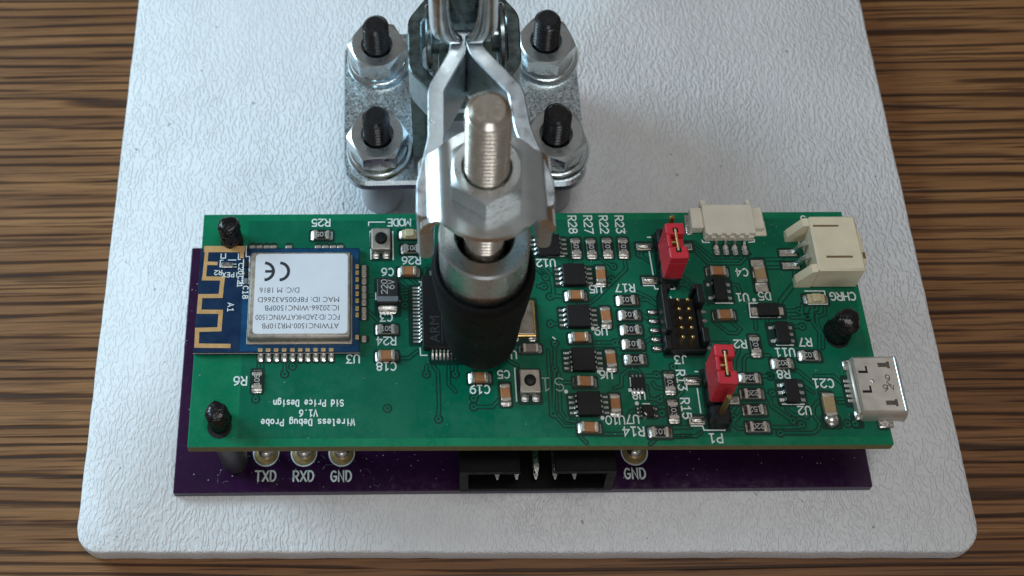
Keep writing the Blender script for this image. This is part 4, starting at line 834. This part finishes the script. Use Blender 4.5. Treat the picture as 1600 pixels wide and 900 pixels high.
def offset_path(P, t, nose=False):
    L = []; Rr = []
    P = [Vector(p) for p in P]
    for i in range(len(P)):
        d = (P[min(i+1, len(P)-1)]-P[max(i-1, 0)]).normalized(); nn = Vector((-d.y, d.x)); tt = t*(.35, .75, .95)[i] if nose and i < 3 else t; L.append(P[i]+nn*tt/2); Rr.append(P[i]-nn*tt/2)
    return [(v.x, v.y) for v in L]+[(v.x, v.y) for v in reversed(Rr)]
def wall(P, t, z0, z1, m, b=.18, nose=False):
    pts = offset_path(P, t, nose); n = len(pts); k = len(P)
    mb = MB(); mid = [((pts[i][0]+pts[n-1-i][0])/2, (pts[i][1]+pts[n-1-i][1])/2) for i in range(k)]
    ctr = mid+mid[::-1]; ins = [(x+(c[0]-x)*min(1, b/(t/2)), y+(c[1]-y)*min(1, b/(t/2))) for (x, y), c in zip(pts, ctr)]
    vs = [(x, y, z0) for x, y in pts]+[(x, y, z1-b) for x, y in pts]+[(x, y, z1) for x, y in ins]
    fs = []
    for lv in (0, n):
        for i in range(n): j = (i+1) % n; fs.append((lv+i, lv+n+i, lv+n+j, lv+j))
    for i in range(k-1): fs.append((2*n+i, 2*n+i+1, 2*n+n-2-i, 2*n+n-1-i)); fs.append((i, n-1-i, n-2-i, i+1))
    mb.add(vs, fs)
    me = mb.mesh('wall', m, 35); bm = bmesh.new(); bm.from_mesh(me); bmesh.ops.recalc_face_normals(bm, faces=bm.faces); bm.to_mesh(me); bm.free(); return me
def smoothp(P, n=4):
    out = []
    for i in range(len(P)-1):
        p0 = P[max(i-1, 0)]; p1 = P[i]; p2 = P[i+1]; p3 = P[min(i+2, len(P)-1)]
        for t in range(n):
            u_ = t/n
            out.append(tuple(.5*((2*p1[k])+(-p0[k]+p2[k])*u_+(2*p0[k]-5*p1[k]+4*p2[k]-p3[k])*u_*u_+(-p0[k]+3*p1[k]-3*p2[k]+p3[k])*u_**3) for k in (0, 1)))
    return out+[P[-1]]
def knuckle(P, c=.55):     # polyline with lightly rounded bends
    out = [P[0]]
    for i in range(1, len(P)-1):
        a_, m_, z_ = Vector(P[i-1]), Vector(P[i]), Vector(P[i+1]); c1 = min(c, (a_-m_).length*.4); c2 = min(c, (z_-m_).length*.4)
        out += [tuple(m_+(a_-m_).normalized()*c1), tuple(m_+(a_-m_).normalized()*c1*.3+(z_-m_).normalized()*c2*.3), tuple(m_+(z_-m_).normalized()*c2)]
    return out+[P[-1]]
cp_('side_plate', wall([(31.6, 40.6), (31.6, 55)], 1.9, FZ-.3, 14, 'zinc_rough'))
cp_('side_plate', wall([(43.0, 40.6), (43.0, 55)], 1.9, FZ-.3, 14, 'zinc_rough'))
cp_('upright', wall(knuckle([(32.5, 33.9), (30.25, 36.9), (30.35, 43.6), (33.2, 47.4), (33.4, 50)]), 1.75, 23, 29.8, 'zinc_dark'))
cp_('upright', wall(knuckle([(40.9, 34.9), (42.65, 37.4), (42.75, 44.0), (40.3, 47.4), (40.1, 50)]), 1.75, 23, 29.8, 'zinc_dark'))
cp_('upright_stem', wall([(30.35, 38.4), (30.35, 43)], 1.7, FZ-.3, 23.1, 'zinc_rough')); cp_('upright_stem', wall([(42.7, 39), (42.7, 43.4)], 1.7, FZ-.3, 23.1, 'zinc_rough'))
# arm: two bent bars, closing behind the spindle
CX = 36.05
AL = [(30.95, 10.3), (30.96, 10.5), (30.98, 10.9), (31.1, 14), (32.5, 19.5), (32.65, 25.6), (35.15, 30.2), (35.45, 31.6), (35.45, 45)]
AR = [(44.1, 11.2), (44.1, 11.4), (44.09, 11.8), (44.0, 14), (42.0, 20.5), (41.55, 25.2), (37.6, 30.3), (37.1, 31.6), (37.1, 45)]
for P in (AL, AR): cp_('arm_bar', wall(P[:3]+knuckle(P[3:]), 1.85, 33.2, 44.0, 'zinc_arm', .14, True))
# handle shells rising toward the viewer
for s in (-1, 1):
    mb = MB(); vs = []; fs = []; levels = [(44.6, .12, 0), (45.1, .55, 0), (45.9, .95, 0), (47.0, 1.25, .1), (48.4, 1.42, .3), (50, 1.5, .5), (56, 1.5, 1.2), (66, 1.5, 2.6), (95, 1.5, 8.0)]
    prof = []
    for z, lip, lean in levels:
        out_ = 3.35+.55*min(1, (z-44.6)/1.2)
        sec = [(lip, .05), (lip+.3, -.30), ((lip+out_)/2+.25, -.42), (out_-.55, -.05), (out_-.1, .8), (out_, 1.6), (out_, 8.0), (out_-.8, 8.0), (out_-.8, 2.1), (out_-1.1, 1.2), ((lip+out_)/2+.1, .6), (lip+.1, .7)]
        prof.append([(CX+s*a, 31.4+b+lean, z+(.5*(a/out_)**2 if z < 45 else 0)) for a, b in sec])
    n = len(prof[0])
    for q_ in prof: vs += q_
    for k in range(len(prof)-1):
        for i in range(n): j2 = (i+1) % n; fs.append((k*n+i, k*n+j2, (k+1)*n+j2, (k+1)*n+i))
    fs += [tuple(range(n)), tuple(range(len(vs)-1, len(vs)-n-1, -1))]
    mb.add(vs, fs); me = mb.mesh('handle_side', 'zinc_handle', 60); bm = bmesh.new(); bm.from_mesh(me); bmesh.ops.recalc_face_normals(bm, faces=bm.faces); bm.to_mesh(me); bm.free()
    cp_('handle_side', me)
cp_('handle_web', MB().add([(CX-3, 33.0, 44.4), (CX+3, 33.0, 44.4), (CX+3, 40.8, 95), (CX-3, 40.8, 95), (CX-3, 34, 44.4), (CX+3, 34, 44.4), (CX+3, 42, 95), (CX-3, 42, 95)], [(0, 1, 2, 3), (7, 6, 5, 4), (0, 4, 5, 1), (2, 6, 7, 3), (1, 5, 6, 2), (0, 3, 7, 4)]).mesh('handle_web', 'zinc_dark'))  # coloured dark for the shade inside the handle channel, close behind the lips
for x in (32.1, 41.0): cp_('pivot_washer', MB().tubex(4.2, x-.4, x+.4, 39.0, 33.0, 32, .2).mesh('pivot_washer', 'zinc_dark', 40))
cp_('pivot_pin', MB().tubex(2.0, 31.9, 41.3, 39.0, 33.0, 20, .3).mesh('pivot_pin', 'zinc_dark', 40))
cp_('link_plate', wall([(33.7, 36.5), (33.7, 44)], .8, 18, 36, 'zinc_arm')); cp_('link_plate', wall([(39.3, 36.5), (39.3, 44)], .8, 18, 36, 'zinc_arm'))
# spindle
SXp, SYp = 37.65, 13.45
def thread(r, p, d, z0, z1, n=28, per=7, cham=.6):
    vs = []; fs = []; k = 0; z = z0; st = p/per; rows = 0
    while z <= z1:
        for i in range(n):
            a = 2*math.pi*i/n; ph = (z/p-a/(2*math.pi)) % 1.0; tt = abs(ph-.5)*2; rr = r-d*max(0, min(1, (tt-.12)*1.3))
            if z > z1-cham: rr = r-d*.5-(z-(z1-cham))*.85
            vs.append((rr*math.cos(a), rr*math.sin(a), z))
        rows += 1; z += st
    for k in range(rows-1):
        for i in range(n): j2 = (i+1) % n; fs.append((k*n+i, k*n+j2, (k+1)*n+j2, (k+1)*n+i))
    fs += [tuple(range(n-1, -1, -1)), tuple((rows-1)*n+i for i in range(n))]
    return MB().add(vs, fs)
def at(name, me, z=0, rz=0, label=None):
    return put(name, me, cl, (SXp-37.4, SYp-50, z-(FZ-1.8)), rz, label=label)
at('threaded_spindle', thread(2.36, .8, .40, 24.5, 61.3, 36, 10, .6).mesh('threaded_spindle', 'steel_thread', 42))
def nut_mesh(af, h, bore, z0=0, n=72):
    vs = []; fs = []; rows = []
    def hexr(a): 
        a = (a+math.pi/6) % (math.pi/3)-math.pi/6; return af/2/math.cos(a)
    A = [2*math.pi*i/n for i in range(n)]
    rc = af/2*.96
    rows.append([(bore, z0)]*n); rows.append([(bore, z0+h)]*n); rows.append([(rc, z0+h)]*n)
    rows.append([(hexr(a), z0+h-(hexr(a)-rc)*.62) for a in A]); rows.append([(hexr(a), z0) for a in A])
    for r_ in rows:
        for a, (rr, z) in zip(A, r_): vs.append((rr*math.cos(a), rr*math.sin(a), z))
    for k in range(4):
        for i in range(n): j2 = (i+1) % n; fs.append((k*n+j2, k*n+i, (k+1)*n+i, (k+1)*n+j2))
    fs += [(i, (i+1) % n, 4*n+(i+1) % n, 4*n+i) for i in range(n)]
    me = MB().add(vs, fs).mesh('nut', 'zinc_nut', 28); bm = bmesh.new(); bm.from_mesh(me); bmesh.ops.recalc_face_normals(bm, faces=bm.faces); bm.to_mesh(me); bm.free(); return me
at('hex_nut', nut_mesh(7.3, 3.6, 2.7), 45.3, math.radians(-4))
# saddle washer with bent down ears
def saddle(z0, ry, hx, drop, flip=1):
    nonlocal_Rb = 2.7
    nu, nv = 40, 16; vs = []; t = .9; fs = []
    Rb = nonlocal_Rb; flat = hx-Rb
    Lu = flat+Rb*math.pi/2+drop
    def pos(u_, off):
        s = 1 if u_ >= 0 else -1; a = abs(u_)
        if a <= flat: return s*a, off
        if a <= flat+Rb*math.pi/2: th = (a-flat)/Rb; return s*(flat+(Rb+off)*math.sin(th)), (Rb+off)*math.cos(th)-Rb
        return s*(flat+Rb+off), -Rb-(a-flat-Rb*math.pi/2)
    for off in (0, t):
        for i in range(nu+1):
            u_ = -Lu+2*Lu*i/nu; x, z = pos(u_, off)
            yy = math.sqrt(max(0, ry*ry-u_*u_)) if abs(u_) < ry else 0; yy = max(yy, ry*.62)
            for j_ in range(nv+1): vs.append((x, yy*(-1+2*j_/nv), z0+flip*z))
    W = nv+1; o = (nu+1)*W
    for i in range(nu):
        for j_ in range(nv):
            a = i*W+j_; fs.append((a, a+1, a+W+1, a+W)); fs.append((o+a, o+a+W, o+a+W+1, o+a+1))
    for i in range(nu):
        a = i*W; fs.append((a, a+W, o+a+W, o+a)); a += nv; fs.append((a, o+a, o+a+W, a+W))
    for j_ in range(nv): a = j_; fs.append((a, o+a, o+a+1, a+1)); a += nu*W; fs.append((a, a+1, o+a+1, o+a))
    me = MB().add(vs, fs).mesh('saddle_washer', 'zinc_smooth', 50); bm = bmesh.new(); bm.from_mesh(me); bmesh.ops.recalc_face_normals(bm, faces=bm.faces); bm.to_mesh(me); bm.free(); return me
at('saddle_washer', saddle(44.35, 6.4, 6.35, .35))
at('ferrule', MB().lathe([(3.3, 29.0), (3.3, 31.6), (3.5, 31.9), (5.0, 31.9), (5.25, 31.6), (5.2, 23.0), (4.6, 22.8), (3.3, 22.8)], 48, cap=False).mesh('ferrule', 'zinc_nut', 40), 0)
at('ferrule_floor', MB().lathe([(3.32, 26.0), (3.32, 26.4)], 32).mesh('ferrule_floor', 'dark_hole', 40), 0)
zc = .2
at('rubber_tip', MB().lathe([(5.25, 20), (5.25, 23.4), (5.7, 23.9), (6.1, 23.5), (6.18, 22.3), (5.9, 18.3), (5.58, 13.9), (5.5, 13.2), (5.28, 12.8), (5.05, 8.0), (4.8, 3.2), (4.68, 1.2), (4.45, .4), (4.0, .1)], 56).mesh('rubber_tip', 'rubber', 50), 0)

# ---------------------------------------------------------------- mounting screws and spacers
W_ = MB().lathe([(2.0, 0), (2.0, .9), (4.6, .9), (4.85, .6), (4.85, 0)], 40, cap=False).mesh('washer', 'zinc_smooth', 40)
LW = MB().lathe([(2.0, .9), (2.0, 1.7), (4.1, 1.7), (4.35, 1.4), (4.35, .9)], 40, cap=False).mesh('washer', 'zinc_smooth', 40)
NU = nut_mesh(7.7, 3.1, 2.35)
def mount(x, y, top, rz, label):
    t = thing('mounting_screw', label, 'screw', (x, y, PLZ), 'black screws with silver nuts holding the clamp')
    put('washer', W_, t, (.2, -.1, FZ-PLZ)); put('washer', LW, t, (.05, 0, FZ-PLZ+.01)); put('hex_nut', NU, t, (0, 0, FZ-PLZ+1.72), math.radians(rz))
    put('screw_shaft', thread(1.95, .8, .34, 0, top-PLZ, 24, 10, .5).mesh('screw_shaft', 'black_oxide', 40), t)
mount(24.4, 42.6, 7.1, 32, 'black screw with silver nut at the front left corner of the clamp foot')
mount(24.45, 57.4, 7.3, 25, 'black screw with silver nut at the back left corner of the clamp foot')
mount(49.65, 42.0, 7.5, 12, 'black screw with silver nut at the front right corner of the clamp foot')
mount(49.4, 57.3, 7.8, 20, 'black screw with silver nut at the back right corner of the clamp foot')
SPM = MB().lathe([(1.9, 0), (3.1, 0), (3.2, .15), (3.2, FZ-1.8-PLZ-.15), (3.1, FZ-1.8-PLZ), (1.9, FZ-1.8-PLZ)], 36, cap=False).mesh('spacer', 'spacer_plastic', 40)
for (x, y), w in (((24.4, 42.8), 'front left'), ((24.45, 58.2), 'back left'), ((49.65, 42.2), 'front right'), ((49.4, 58.1), 'back right')):
    put('spacer', SPM, None, (x, y, PLZ), 0, 'round pale plastic spacer under the %s corner of the clamp foot' % w, 'spacer', 'round spacers under the clamp foot')

# ---------------------------------------------------------------- dust and lint
mb = MB(); rnd = random.Random(3)
for k in range(150):
    x = rnd.uniform(-4, 28) if k < 90 else rnd.uniform(-4, 88); y = rnd.uniform(-.6, 5.2) if x > 0 else rnd.uniform(-.6, 33)
    if x < 0: x = rnd.uniform(-4.1, -.5)
    r = rnd.uniform(.03, .10); mb.disc(x, y, r, PZ+.05, 5)
for k in range(12):
    x = rnd.uniform(-3, 30); y = rnd.uniform(-.4, 4); a = rnd.uniform(0, 6.28); P = [(x, y)]
    for q_ in range(4): a += rnd.uniform(-.6, .6); P.append((P[-1][0]+.22*math.cos(a), P[-1][1]+.22*math.sin(a)))
    mb.strip(P, .018, PZ+.055, False)
gd = MB()
for k in range(130):
    v = GW @ Vector((rnd.uniform(.5, 88), rnd.uniform(.5, 31.5), .11)); gd.disc(v.x, v.y, rnd.uniform(.03, .08), v.z, 5)
mb.v += gd.v; off_ = len(mb.v)-len(gd.v); mb.f += [tuple(i+off_ for i in f) for f in gd.f]; mb.m += gd.m
put('dust', mb.mesh('dust', 'dust'), None, label='specks of pale dust and lint on the circuit boards', cat='dust', kind='stuff')
